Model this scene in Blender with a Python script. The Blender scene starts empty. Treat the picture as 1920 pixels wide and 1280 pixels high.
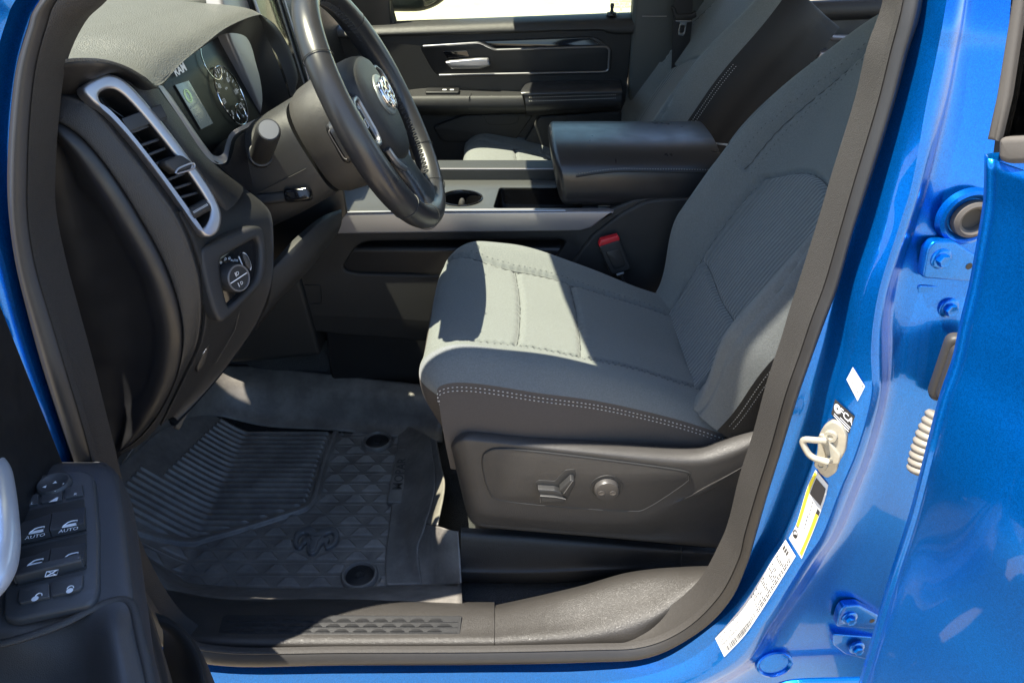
import bpy, bmesh, math, random
import numpy as np
from mathutils import Vector, Matrix
from mathutils.geometry import tessellate_polygon

S = bpy.context.scene
COL = S.collection
R = math.radians
random.seed(7)

# ------------------------------------------------------------------ camera, world, sun, exposure
PITCH = R(31.5)
CAM = np.array([0.0, -0.71, 1.0])
FPX = 1442.0                      # focal length in pixels of the 1920 px wide picture
cd = bpy.data.cameras.new('camera')
cd.sensor_width = 36.0
cd.lens = FPX / 1920 * 36.0
cd.clip_start = 0.02
cd.clip_end = 400
cam = bpy.data.objects.new('camera', cd)
COL.objects.link(cam)
cam.location = CAM
cam.rotation_euler = (R(90) - PITCH, 0, 0)
S.camera = cam

SUN_DIR = Vector((-0.37, -0.07, 1.0)).normalized()
world = bpy.data.worlds.new('World')
S.world = world
world.use_nodes = True
wn = world.node_tree
bg = wn.nodes.get('Background') or wn.nodes.new('ShaderNodeBackground')
out = wn.nodes.get('World Output') or wn.nodes.new('ShaderNodeOutputWorld')
sky = wn.nodes.new('ShaderNodeTexSky')
sky.sky_type = 'NISHITA'
sky.sun_disc = False
sky.dust_density = 0.4
sky.ozone_density = 1.4
sky.sun_elevation = math.asin(SUN_DIR.z)
sky.sun_rotation = math.atan2(SUN_DIR.x, SUN_DIR.y)
wn.links.new(sky.outputs[0], bg.inputs[0])
wn.links.new(bg.outputs[0], out.inputs[0])
bg.inputs[1].default_value = 0.135
sd = bpy.data.lights.new('sun', 'SUN')
sd.energy = 5.0
sd.angle = R(0.5)
sd.color = (1.0, 0.94, 0.82)
sun = bpy.data.objects.new('sun', sd)
COL.objects.link(sun)
sun.rotation_euler = SUN_DIR.to_track_quat('Z', 'Y').to_euler()
S.view_settings.view_transform = 'Standard'
S.view_settings.look = 'None'
S.view_settings.exposure = 1.75
S.view_settings.gamma = 1.0
S.view_settings.use_curve_mapping = False
S.cycles.max_bounces = 10
S.cycles.diffuse_bounces = 6
S.cycles.transparent_max_bounces = 16

# ------------------------------------------------------------------ measuring: picture point -> point at a known depth
cp, sp_ = math.cos(PITCH), math.sin(PITCH)
def ray(u, v):
    a = (640 - v) / FPX
    return np.array([(u - 960) / FPX, cp + a * sp_, -sp_ + a * cp])
def PY(u, v, Y):
    d = ray(u, v); return CAM + d * (Y - CAM[1]) / d[1]
def PZ(u, v, Z):
    d = ray(u, v); return CAM + d * (Z - CAM[2]) / d[2]
def PP(u, v, o, n):
    d = ray(u, v); o = np.asarray(o, float); n = np.asarray(n, float)
    return CAM + d * (np.dot(o - CAM, n) / np.dot(d, n))
def skin(z):                      # tumblehome of the cab side above the belt
    k = max(0.0, z - 0.42)
    return 0.22 * k * k / (k + 0.05) if k > 0 else 0.0
def PS(u, v, off):
    Y = off
    for _ in range(12):
        p = PY(u, v, Y); Y = skin(p[2]) + off
    return PY(u, v, Y)

# ------------------------------------------------------------------ curves
def cr(pts, n, closed=False):
    P = np.array([np.asarray(p, float) for p in pts])
    m = len(P)
    if closed:
        Q = np.vstack([P[-1], P, P[0], P[1]]); segs = m
    else:
        Q = np.vstack([2 * P[0] - P[1], P, 2 * P[-1] - P[-2]]); segs = m - 1
    res = []
    for i in range(segs):
        p0, p1, p2, p3 = Q[i:i + 4]
        t = np.linspace(0, 1, 16, endpoint=False)[:, None]
        res.append(0.5 * ((2 * p1) + (-p0 + p2) * t + (2 * p0 - 5 * p1 + 4 * p2 - p3) * t ** 2 + (-p0 + 3 * p1 - 3 * p2 + p3) * t ** 3))
    C = np.vstack(res + ([P[:1]] if closed else [P[-1:]]))
    d = np.r_[0, np.cumsum(np.linalg.norm(np.diff(C, axis=0), axis=1))]
    s = np.linspace(0, d[-1], n + (1 if closed else 0))
    O = np.stack([np.interp(s, d, C[:, k]) for k in range(C.shape[1])], 1)
    return O[:-1] if closed else O
def crk(pts, n):
    """Catmull-Rom that keeps an even number of samples per control segment (rows stay matched)"""
    P = np.array([np.asarray(p, float) for p in pts]); m = len(P)
    Q = np.vstack([2 * P[0] - P[1], P, 2 * P[-1] - P[-2]])
    t = np.linspace(0, 1, n, endpoint=False)[:, None]; res = []
    for i in range(m - 1):
        p0, p1, p2, p3 = Q[i:i + 4]
        res.append(0.5 * ((2 * p1) + (-p0 + p2) * t + (2 * p0 - 5 * p1 + 4 * p2 - p3) * t ** 2 + (-p0 + 3 * p1 - 3 * p2 + p3) * t ** 3))
    return np.vstack(res + [P[-1:]])
def rc(pts, r, seg=5):
    """round the corners of a closed 2-D polygon; r a number or one per corner"""
    P = [np.asarray(p, float) for p in pts]; n = len(P); o = []
    for i in range(n):
        rr = r[i] if hasattr(r, '__len__') else r
        a, b, c = P[i - 1], P[i], P[(i + 1) % n]
        if rr <= 0: o.append(b); continue
        d1, d2 = a - b, c - b
        l1, l2 = np.linalg.norm(d1), np.linalg.norm(d2)
        e = min(rr, l1 * .48, l2 * .48)
        p, q = b + d1 / l1 * e, b + d2 / l2 * e
        for k in range(seg + 1):
            t = k / seg
            o.append((1 - t) ** 2 * p + 2 * t * (1 - t) * b + t * t * q)
    return o
def ell(cx, cy, rx, ry, n=40, rot=0.0):
    c, s = math.cos(rot), math.sin(rot); o = []
    for i in range(n):
        t = 2 * math.pi * i / n
        x, y = rx * math.cos(t), ry * math.sin(t)
        o.append(np.array([cx + c * x - s * y, cy + s * x + c * y]))
    return o
def sstep(a, b, x):
    t = np.clip((np.asarray(x, float) - a) / (b - a), 0, 1); return t * t * (3 - 2 * t)

class Frame:
    def __init__(s, o, ex, ey):
        s.o = np.asarray(o, float); s.ex = np.asarray(ex, float); s.ex /= np.linalg.norm(s.ex)
        ey = np.asarray(ey, float); ey = ey - s.ex * np.dot(ey, s.ex); s.ey = ey / np.linalg.norm(ey)
        s.n = np.cross(s.ex, s.ey)
    def p(s, x, y, h=0.0): return s.o + s.ex * x + s.ey * y + s.n * h
    def px(s, u, v):
        q = PP(u, v, s.o, s.n) - s.o; return np.array([np.dot(q, s.ex), np.dot(q, s.ey)])
    def pxs(s, L): return [s.px(*q) for q in L]
    def off(s, h): return Frame(s.o + s.n * h, s.ex, s.ey)
def FY(Y, x=0, z=0): return Frame((x, Y, z), (1, 0, 0), (0, 0, 1))      # faces the open driver's door

# ------------------------------------------------------------------ mesh building
WL = {}
def thing(name, label, cat, loc=(0, 0, 0), group=None):
    o = bpy.data.objects.new(name, None); COL.objects.link(o); o.location = loc
    o.empty_display_size = 0.05
    o['label'] = label; o['category'] = cat
    if group: o['group'] = group
    WL[o.name] = np.asarray(loc, float); return o

class MB:
    def __init__(s): s.v = []; s.f = []; s.m = []
    def add(s, V, Fc, mi=0):
        b = len(s.v); s.v.extend([tuple(map(float, p)) for p in V])
        s.f.extend([tuple(b + i for i in f) for f in Fc]); s.m.extend([mi] * len(Fc) if isinstance(mi, int) else list(mi)); return s
    def grid(s, P, cu=False, cv=False, mi=0, fm=None):
        P = np.asarray(P, float); n, m = P.shape[:2]; F_ = []; M_ = []
        for i in range(n if cu else n - 1):
            for j in range(m if cv else m - 1):
                a, b = i * m + j, ((i + 1) % n) * m + j
                c, d = ((i + 1) % n) * m + (j + 1) % m, i * m + (j + 1) % m
                F_.append((a, b, c, d)); M_.append(mi if fm is None else int(fm[i][j]))
        return s.add(P.reshape(-1, 3), F_, M_)
    def tube(s, path, r, n=12, closed=False, caps=True, mi=0, sq=None):
        P = np.array([np.asarray(p, float) for p in path]); m = len(P)
        T = np.gradient(P, axis=0) if not closed else (np.roll(P, -1, 0) - np.roll(P, 1, 0))
        T /= np.linalg.norm(T, axis=1)[:, None]
        ref = np.array([0, 0, 1.0]) if abs(T[0][2]) < .9 else np.array([1.0, 0, 0])
        N = np.cross(T[0], ref); N /= np.linalg.norm(N); G = []
        for i in range(m):
            N = N - T[i] * np.dot(N, T[i]); N /= np.linalg.norm(N); B = np.cross(T[i], N)
            rr = r[i] if hasattr(r, '__len__') else r
            a = np.linspace(0, 2 * np.pi, n, endpoint=False)[:, None]
            k = sq if sq else (1, 1)
            G.append(P[i] + rr * (np.cos(a) * N * k[0] + np.sin(a) * B * k[1]))
        s.grid(G, cu=closed, cv=True, mi=mi)
        if caps and not closed:
            b = len(s.v) - n * m
            s.f.append(tuple(b + j for j in range(n))[::-1]); s.m.append(mi)
            s.f.append(tuple(b + (m - 1) * n + j for j in range(n))); s.m.append(mi)
        return s
    def sweep(s, path, prof, up, closed=False, mi=0, cvp=True):
        """prof: (across, out) pairs; up: vector (or one per point) that 'out' follows"""
        P = np.array([np.asarray(p, float) for p in path])
        T = np.gradient(P, axis=0) if not closed else (np.roll(P, -1, 0) - np.roll(P, 1, 0))
        T /= np.linalg.norm(T, axis=1)[:, None]; G = []
        for i in range(len(P)):
            U = np.asarray(up[i] if np.ndim(up) == 2 else up, float)
            U = U - T[i] * np.dot(U, T[i]); U /= np.linalg.norm(U); A = np.cross(T[i], U)
            G.append([P[i] + A * a + U * b for a, b in prof])
        return s.grid(G, cu=closed, cv=cvp, mi=mi)
    def plate(s, fr, loops, thick=.004, bev=.001, seg=3, mi=0, back=False, mside=None):
        """flat plate with rounded front edge: front face on fr's plane, thickness goes behind it; loops[0] outline, rest holes"""
        rings = []; ms = mi if mside is None else mside
        for li, L in enumerate(loops):
            P = [np.asarray(q, float) for q in L]
            P = [q for i, q in enumerate(P) if np.linalg.norm(q - P[i - 1]) > 1e-6]
            P = np.array(P); x, y = P[:, 0], P[:, 1]
            ar = 0.5 * np.sum(x * np.roll(y, -1) - np.roll(x, -1) * y)
            if (ar > 0) != (li == 0): P = P[::-1]
            d = np.roll(P, -1, 0) - P; d /= np.linalg.norm(d, axis=1)[:, None]
            nn = np.stack([-d[:, 1], d[:, 0]], 1)          # inward for ccw outline
            mm = nn + np.roll(nn, 1, 0); q = np.sum(mm * nn, 1)[:, None]; mm = mm / np.maximum(q, .5)
            rg = []
            for k in range(seg + 1):
                a = k / seg * math.pi / 2
                rg.append((P + mm * bev * (1 - math.cos(a)) , -bev * (1 - math.sin(a))))
            # k=0 outer at depth -bev ; k=seg inset bev at depth 0
            rings.append((P, rg))
        tl = [[Vector((q[0], q[1], 0)) for q in rg[-1][0]] for P, rg in rings]
        tri = tessellate_polygon(tl)
        V = [fr.p(q[0], q[1], 0) for L in tl for q in L]
        s.add(V, [tuple(t) for t in tri], mi)
        if back: s.add([fr.p(q[0], q[1], -thick) for P, rg in rings for q in P], [tuple(t)[::-1] for t in tri], ms)
        for P, rg in rings:
            G = [[fr.p(q[0], q[1], -thick) for q in P]] + [[fr.p(q[0], q[1], h) for q in A] for A, h in rg]
            s.grid(G, cv=True, mi=ms)
        return s
    def pillow(s, pts3, out, prof, mi=0):
        """closed outline of 3-D points swelling towards out: prof = (scale about centre, height)"""
        P = np.array([np.asarray(p, float) for p in pts3]); c = P.mean(0); o = np.asarray(out, float)
        G = [c + (P - c) * k + o * h for k, h in prof]
        s.grid(G, cv=True, mi=mi)
        b = len(s.v); s.v.append(tuple(c + o * prof[-1][1])); m = len(P); l0 = b - m
        for j in range(m): s.f.append((l0 + j, l0 + (j + 1) % m, b)); s.m.append(mi)
        return s
    def box(s, fr, x0, x1, y0, y1, h0, h1, bev=.001, mi=0):
        """h1 front, h0 back in the frame"""
        r = min(bev * 1.5, abs(x1 - x0) * .3, abs(y1 - y0) * .3)
        return s.plate(fr.off(h1), [rc([(x0, y0), (x1, y0), (x1, y1), (x0, y1)], r, 3)], h1 - h0, min(bev, (h1 - h0) * .6), 3, mi, back=True)
    def disc(s, fr, cx, cy, prof, n=32, mi=0, sx=1, sy=1):
        """lathe: prof = (radius, height)"""
        a = np.linspace(0, 2 * np.pi, n, endpoint=False)
        G = [[fr.p(cx + r * math.cos(t) * sx, cy + r * math.sin(t) * sy, h) for t in a] for r, h in prof]
        s.grid(G, cv=True, mi=mi)
        if prof[-1][0] > 1e-5:
            b = len(s.v) - n; s.f.append(tuple(b + j for j in range(n))); s.m.append(mi)
        return s
    def text(s, fr, txt, x, y, size, h=.0004, mi=0, align='CENTER', rot=0.0, sx=1.0, mapf=None, bold=0.0):
        V, Fc = text_geo(txt, bold)
        c_, s_ = math.cos(rot), math.sin(rot); w = V[:, 0].max() if len(V) else 0
        mid = (V[:, 0].min() + w) / 2
        ox = -mid if align == 'CENTER' else 0
        O = []
        for q in V:
            a, b = (q[0] + ox) * size * sx, (q[1] - .34) * size
            a, b = x + c_ * a - s_ * b, y + s_ * a + c_ * b
            O.append(mapf(a, b) if mapf else fr.p(a, b, h))
        return s.add(O, Fc, mi)
    def build(s, name, mats, parent=None, smooth=True, ang=40, label=None, solid=0.0, soff=-1.0, sub=0, kind=None, nofix=False):
        me = bpy.data.meshes.new(name)
        V = np.array(s.v); c = (V.min(0) + V.max(0)) / 2
        me.from_pydata((V - c).tolist(), [], s.f)
        for mm in (mats if isinstance(mats, (list, tuple)) else [mats]): me.materials.append(mm)
        me.polygons.foreach_set('material_index', s.m)
        if smooth: me.polygons.foreach_set('use_smooth', [True] * len(me.polygons))
        me.update()
        if not nofix:
            b = bmesh.new(); b.from_mesh(me)
            bmesh.ops.remove_doubles(b, verts=b.verts, dist=2e-5)
            bmesh.ops.recalc_face_normals(b, faces=b.faces)
            b.to_mesh(me); b.free()
        if smooth and ang: me.set_sharp_from_angle(angle=R(ang))
        o = bpy.data.objects.new(name, me); COL.objects.link(o)
        pw = np.zeros(3)
        if parent is not None: o.parent = parent; pw = WL[parent.name]
        o.location = c - pw; WL[o.name] = c
        if label: o['label'] = label
        if kind: o['kind'] = kind
        if solid:
            md = o.modifiers.new('thickness', 'SOLIDIFY'); md.thickness = solid; md.offset = soff
        if sub:
            md = o.modifiers.new('smooth', 'SUBSURF'); md.levels = sub; md.render_levels = sub
        return o
_tc = {}
def text_geo(txt, bold=0.0):
    k = (txt, bold)
    if k not in _tc:
        cu = bpy.data.curves.new('lettering', 'FONT'); cu.body = txt; cu.resolution_u = 2; cu.offset = bold
        ob = bpy.data.objects.new('lettering', cu); COL.objects.link(ob)
        dg = bpy.context.evaluated_depsgraph_get()
        me = bpy.data.meshes.new_from_object(ob.evaluated_get(dg))
        V = np.array([v.co[:] for v in me.vertices]).reshape(-1, 3); Fc = [tuple(p.vertices) for p in me.polygons]
        bpy.data.objects.remove(ob); bpy.data.meshes.remove(me); bpy.data.curves.remove(cu)
        _tc[k] = (V, Fc)
    return _tc[k]
def tag(o, label, cat, group=None):
    o['label'] = label; o['category'] = cat
    if group: o['group'] = group
    return o

# ------------------------------------------------------------------ materials
def _n(t, kind, **kw):
    n = t.nodes.new(kind)
    for k, v in kw.items(): setattr(n, k, v)
    return n
def material(name, base, rough=.5, metal=0., spec=.5, grain=None, gs=600., gd=.2, gdist=.0006, vary=0., vs=40., coat=0., coatr=.03,
             rvar=0., sheen=0., col2=None, cs=30., cw=.5, emit=None, es=0., aniso=None):
    """grain: 'noise' | 'leather' | 'weave' | 'ribs' | None ; vary: brightness mottling; col2: second colour mixed in by noise"""
    m = bpy.data.materials.new(name); m.use_nodes = True; t = m.node_tree; b = t.nodes['Principled BSDF']; L = t.links.new
    b.inputs['Base Color'].default_value = (*base, 1); b.inputs['Roughness'].default_value = rough
    b.inputs['Metallic'].default_value = metal; b.inputs['Specular IOR Level'].default_value = spec
    b.inputs['Coat Weight'].default_value = coat; b.inputs['Coat Roughness'].default_value = coatr
    if sheen: b.inputs['Sheen Weight'].default_value = sheen; b.inputs['Sheen Roughness'].default_value = .5
    if emit: b.inputs['Emission Color'].default_value = (*emit, 1); b.inputs['Emission Strength'].default_value = es
    tc = _n(t, 'ShaderNodeTexCoord'); co = tc.outputs['Object']
    col = None
    if vary or col2:
        nz = _n(t, 'ShaderNodeTexNoise'); nz.inputs['Scale'].default_value = vs if vary else cs; nz.inputs['Detail'].default_value = 6
        nz.inputs['Roughness'].default_value = .65
        L(co, nz.inputs['Vector'])
        if col2:
            mp = _n(t, 'ShaderNodeMapRange'); mp.inputs[1].default_value = .5 - .25 * (1 - cw) ; mp.inputs[2].default_value = .72
            nz2 = _n(t, 'ShaderNodeTexNoise'); nz2.inputs['Scale'].default_value = cs; nz2.inputs['Detail'].default_value = 7; nz2.inputs['Roughness'].default_value = .7
            L(co, nz2.inputs['Vector']); L(nz2.outputs[0], mp.inputs[0])
            mx = _n(t, 'ShaderNodeMix', data_type='RGBA'); mx.inputs[6].default_value = (*base, 1); mx.inputs[7].default_value = (*col2, 1)
            L(mp.outputs[0], mx.inputs[0]); col = mx.outputs[2]
        if vary:
            hv = _n(t, 'ShaderNodeHueSaturation'); mr = _n(t, 'ShaderNodeMapRange')
            mr.inputs[1].default_value = .25; mr.inputs[2].default_value = .75; mr.inputs[3].default_value = 1 - vary; mr.inputs[4].default_value = 1 + vary
            L(nz.outputs[0], mr.inputs[0]); L(mr.outputs[0], hv.inputs['Value'])
            if col: L(col, hv.inputs['Color'])
            else: hv.inputs['Color'].default_value = (*base, 1)
            col = hv.outputs[0]
        if col: L(col, b.inputs['Base Color'])
    if rvar:
        nr = _n(t, 'ShaderNodeTexNoise'); nr.inputs['Scale'].default_value = 25; nr.inputs['Detail'].default_value = 5
        mr = _n(t, 'ShaderNodeMapRange'); mr.inputs[3].default_value = max(.02, rough - rvar); mr.inputs[4].default_value = min(1, rough + rvar)
        mr.inputs[1].default_value = .3; mr.inputs[2].default_value = .7
        L(co, nr.inputs['Vector']); L(nr.outputs[0], mr.inputs[0]); L(mr.outputs[0], b.inputs['Roughness'])
    if grain:
        bu = _n(t, 'ShaderNodeBump'); bu.inputs['Strength'].default_value = gd; bu.inputs['Distance'].default_value = gdist
        if grain == 'noise':
            g = _n(t, 'ShaderNodeTexNoise'); g.inputs['Scale'].default_value = gs; g.inputs['Detail'].default_value = 3; L(co, g.inputs['Vector']); h = g.outputs[0]
        elif grain == 'leather':
            g = _n(t, 'ShaderNodeTexVoronoi', feature='DISTANCE_TO_EDGE'); g.inputs['Scale'].default_value = gs
            g2 = _n(t, 'ShaderNodeTexNoise'); g2.inputs['Scale'].default_value = gs * .6
            av = _n(t, 'ShaderNodeMix', data_type='VECTOR'); av.inputs[0].default_value = .12
            L(co, av.inputs[4]); L(co, g2.inputs['Vector']); L(g2.outputs['Color'], av.inputs[5]); 
            L(co, g.inputs['Vector'])
            mr = _n(t, 'ShaderNodeMapRange'); mr.inputs[1].default_value = 0; mr.inputs[2].default_value = .25
            L(g.outputs[0], mr.inputs[0]); ad = _n(t, 'ShaderNodeMath', operation='ADD'); L(mr.outputs[0], ad.inputs[0]); L(g2.outputs[0], ad.inputs[1]); h = ad.outputs[0]
        else:
            g = _n(t, 'ShaderNodeTexNoise'); g.inputs['Scale'].default_value = gs; g.inputs['Detail'].default_value = 4; g.inputs['Roughness'].default_value = .8
            L(co, g.inputs['Vector']); h = g.outputs[0]
            if grain == 'ribs':
                w = _n(t, 'ShaderNodeTexWave', wave_type='BANDS', bands_direction='Y'); w.inputs['Scale'].default_value = 31
                w.inputs['Distortion'].default_value = 1.0; w.inputs['Detail'].default_value = 2; w.inputs['Detail Scale'].default_value = 1.5
                L(co, w.inputs['Vector']); ad = _n(t, 'ShaderNodeMath', operation='MULTIPLY_ADD'); ad.inputs[1].default_value = 2.2
                L(w.outputs['Fac'], ad.inputs[0]); L(h, ad.inputs[2]); h = ad.outputs[0]
        L(h, bu.inputs['Height']); L(bu.outputs[0], b.inputs['Normal'])
    return m
def glass_mat(name, tint, gloss_ior=1.45, rough=.0):
    m = bpy.data.materials.new(name); m.use_nodes = True; t = m.node_tree; t.nodes.clear(); L = t.links.new
    o = _n(t, 'ShaderNodeOutputMaterial'); mx = _n(t, 'ShaderNodeMixShader'); fr = _n(t, 'ShaderNodeFresnel'); fr.inputs[0].default_value = gloss_ior
    tr = _n(t, 'ShaderNodeBsdfTransparent'); tr.inputs[0].default_value = (*tint, 1); gl = _n(t, 'ShaderNodeBsdfGlossy'); gl.inputs['Roughness'].default_value = rough
    L(fr.outputs[0], mx.inputs[0]); L(tr.outputs[0], mx.inputs[1]); L(gl.outputs[0], mx.inputs[2]); L(mx.outputs[0], o.inputs[0]); return m
def flake_paint():
    m = material('blue_metallic_paint', (.0, .132, .52), rough=.28, metal=.74, spec=.25, coat=.5, coatr=.02)
    t = m.node_tree; b = t.nodes['Principled BSDF']; L = t.links.new
    tc = _n(t, 'ShaderNodeTexCoord'); v = _n(t, 'ShaderNodeTexVoronoi'); v.inputs['Scale'].default_value = 1100
    L(tc.outputs['Object'], v.inputs['Vector'])
    bu = _n(t, 'ShaderNodeBump'); bu.inputs['Strength'].default_value = .05; bu.inputs['Distance'].default_value = .0004
    sx = _n(t, 'ShaderNodeSeparateColor'); L(v.outputs['Color'], sx.inputs[0]); L(sx.outputs[0], bu.inputs['Height']); L(bu.outputs[0], b.inputs['Normal'])
    hv = _n(t, 'ShaderNodeHueSaturation'); hv.inputs['Color'].default_value = b.inputs['Base Color'].default_value[:]
    mr = _n(t, 'ShaderNodeMapRange'); mr.inputs[3].default_value = .76; mr.inputs[4].default_value = 1.24
    L(sx.outputs[1], mr.inputs[0]); L(mr.outputs[0], hv.inputs['Value']); L(hv.outputs[0], b.inputs['Base Color'])
    return m

BLUE = flake_paint()
SEAL = material('seal_rubber', (.017, .0155, .0145), rough=.5, grain='noise', gs=350, gd=.15, vary=.12, vs=60)
SEALTEX = material('seal_cloth_rubber', (.030, .027, .0245), rough=.7, grain='leather', gs=420, gd=.4, gdist=.0008, vary=.14, vs=200)
BLACK = material('black_plastic', (.011, .011, .012), rough=.45, grain='noise', gs=900, gd=.15, rvar=.08)
GLOSS = material('gloss_black', (.008, .008, .009), rough=.08)
SILLM = material('sill_plastic', (.034, .031, .028), rough=.45, grain='leather', gs=560, gd=.38, gdist=.0007, vary=.1, vs=30)
SOFT = material('grained_black_vinyl', (.017, .017, .0175), rough=.48, grain='leather', gs=420, gd=.35, gdist=.0007, vary=.1, vs=30)
SOFTD = material('fine_grained_black_plastic', (.0155, .0155, .016), rough=.55, grain='leather', gs=700, gd=.3, gdist=.0005, vary=.08, vs=20)
GRAY = material('grained_charcoal_plastic', (.038, .0355, .0335), rough=.5, grain='leather', gs=620, gd=.35, gdist=.0006, vary=.1, vs=20, rvar=.06)
DASHTOP = material('sunlit_look_vinyl', (.085, .088, .086), rough=.40, grain='leather', gs=330, gd=.5, gdist=.0009, vary=.08, vs=30)  # black vinyl; base colour lifted to carry the sunlit look
BUTTON = material('switch_plastic', (.048, .049, .052), rough=.42, grain='noise', gs=900, gd=.12)
LEATHER = material('smooth_black_leather', (.022, .022, .024), rough=.33, grain='noise', gs=700, gd=.12, gdist=.0004, rvar=.06)
FAB = material('grey_seat_cloth', (.128, .138, .136), rough=.95, grain='weave', gs=520, gd=.7, gdist=.0014, vary=.22, vs=420, sheen=.15)
RIBFAB = material('ribbed_grey_seat_cloth', (.112, .122, .123), rough=.95, grain='ribs', gs=900, gd=.55, gdist=.0016, vary=.14, vs=420, sheen=.25)
FABD = material('dark_seam_cloth', (.052, .056, .056), rough=.95)
VINYL = material('dark_seat_vinyl', (.011, .011, .0115), spec=.3, rough=.55, grain='leather', gs=500, gd=.3, gdist=.0006, vary=.12, vs=25)
SIDECLOTH = material('dark_seat_side_cloth', (.060, .052, .047), rough=.85, grain='weave', gs=800, gd=.35, vary=.12, vs=300)
THREAD = material('pale_thread', (.42, .41, .38), rough=.8)
THREADD = material('dark_thread', (.045, .047, .05), rough=.85)
SILVER = material('satin_silver', (.31, .31, .33), rough=.34, metal=.85, grain='noise', gs=1500, gd=.05)
SILVERL = material('pale_silver_trim', (.30, .285, .295), rough=.4, metal=.45)
CHROME = material('chrome', (.62, .62, .64), rough=.14, metal=1.)
CARPET = material('black_carpet', (.034, .035, .036), rough=1., grain='noise', gs=500, gd=.9, gdist=.003, vary=.4, vs=350)
MATR = material('floor_mat_rubber', (.110, .101, .091), rough=.42, grain='noise', gs=300, gd=.2, col2=(.21, .195, .175), cs=14, cw=.6, rvar=.1)
WHITE = material('white_print', (.75, .76, .78), rough=.6)
LITW = material('backlit_print', (.6, .62, .64), rough=.6, emit=(.8, .85, .9), es=.07)
DARKJ = material('jamb_black', (.006, .006, .006), rough=.8)
BOOT = material('boot_rubber', (.035, .032, .029), rough=.55, grain='noise', gs=300, gd=.2)
WHITEDIM = material('grey_print', (.35, .36, .37), rough=.6)
INK = material('black_print', (.02, .02, .02), rough=.6)
INKG = material('grey_ink', (.05, .045, .045), rough=.6)
YELLOW = material('yellow_print', (.75, .62, .03), rough=.55)
PAPER = material('white_label_paper', (.60, .60, .585), rough=.5)
BEIGE = material('beige_striker_metal', (.36, .335, .27), rough=.38, metal=.3, vary=.12, vs=120, rvar=.12)
COIL = material('conduit_plastic', (.20, .18, .15), rough=.5)
TANRUB = material('grey_tan_rubber', (.085, .075, .066), rough=.6, grain='noise', gs=400, gd=.2)
RED = material('red_button', (.55, .015, .025), rough=.4)
HEAD = material('headliner', (.30, .30, .29), rough=.95)
WEB = material('belt_webbing', (.018, .018, .02), rough=.7, grain='noise', gs=600, gd=.4)
GLASS = glass_mat('clear_window_glass', (.86, .93, .86))
GLASSD = glass_mat('dark_window_glass', (.12, .12, .12))
WSHIELD = glass_mat('windshield_glass', (.93, .95, .82), 1.3)
# ------------------------------------------------------------------ ground outside
g = MB(); n = 60
xs = np.r_[-200, -60, -20, np.linspace(-8, 8, 33), 20, 60, 200]
g.grid([[(x, y, -0.66 + .004 * math.sin(x * 2.1 + y)) for x in xs] for y in xs])
GROUND = material('sunlit_concrete', (.47, .375, .25), rough=.9, vary=.12, vs=3, grain='noise', gs=60, gd=.3, gdist=.004, col2=(.36, .29, .20), cs=1.2)
go = g.build('ground', GROUND); go['kind'] = 'structure'

# ------------------------------------------------------------------ the cab: painted opening, seal, sill
truck = thing('pickup_truck', 'bright blue pickup truck with its driver and rear doors standing open on black interior trim', 'pickup truck', (0, 0.9, -.66))
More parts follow.
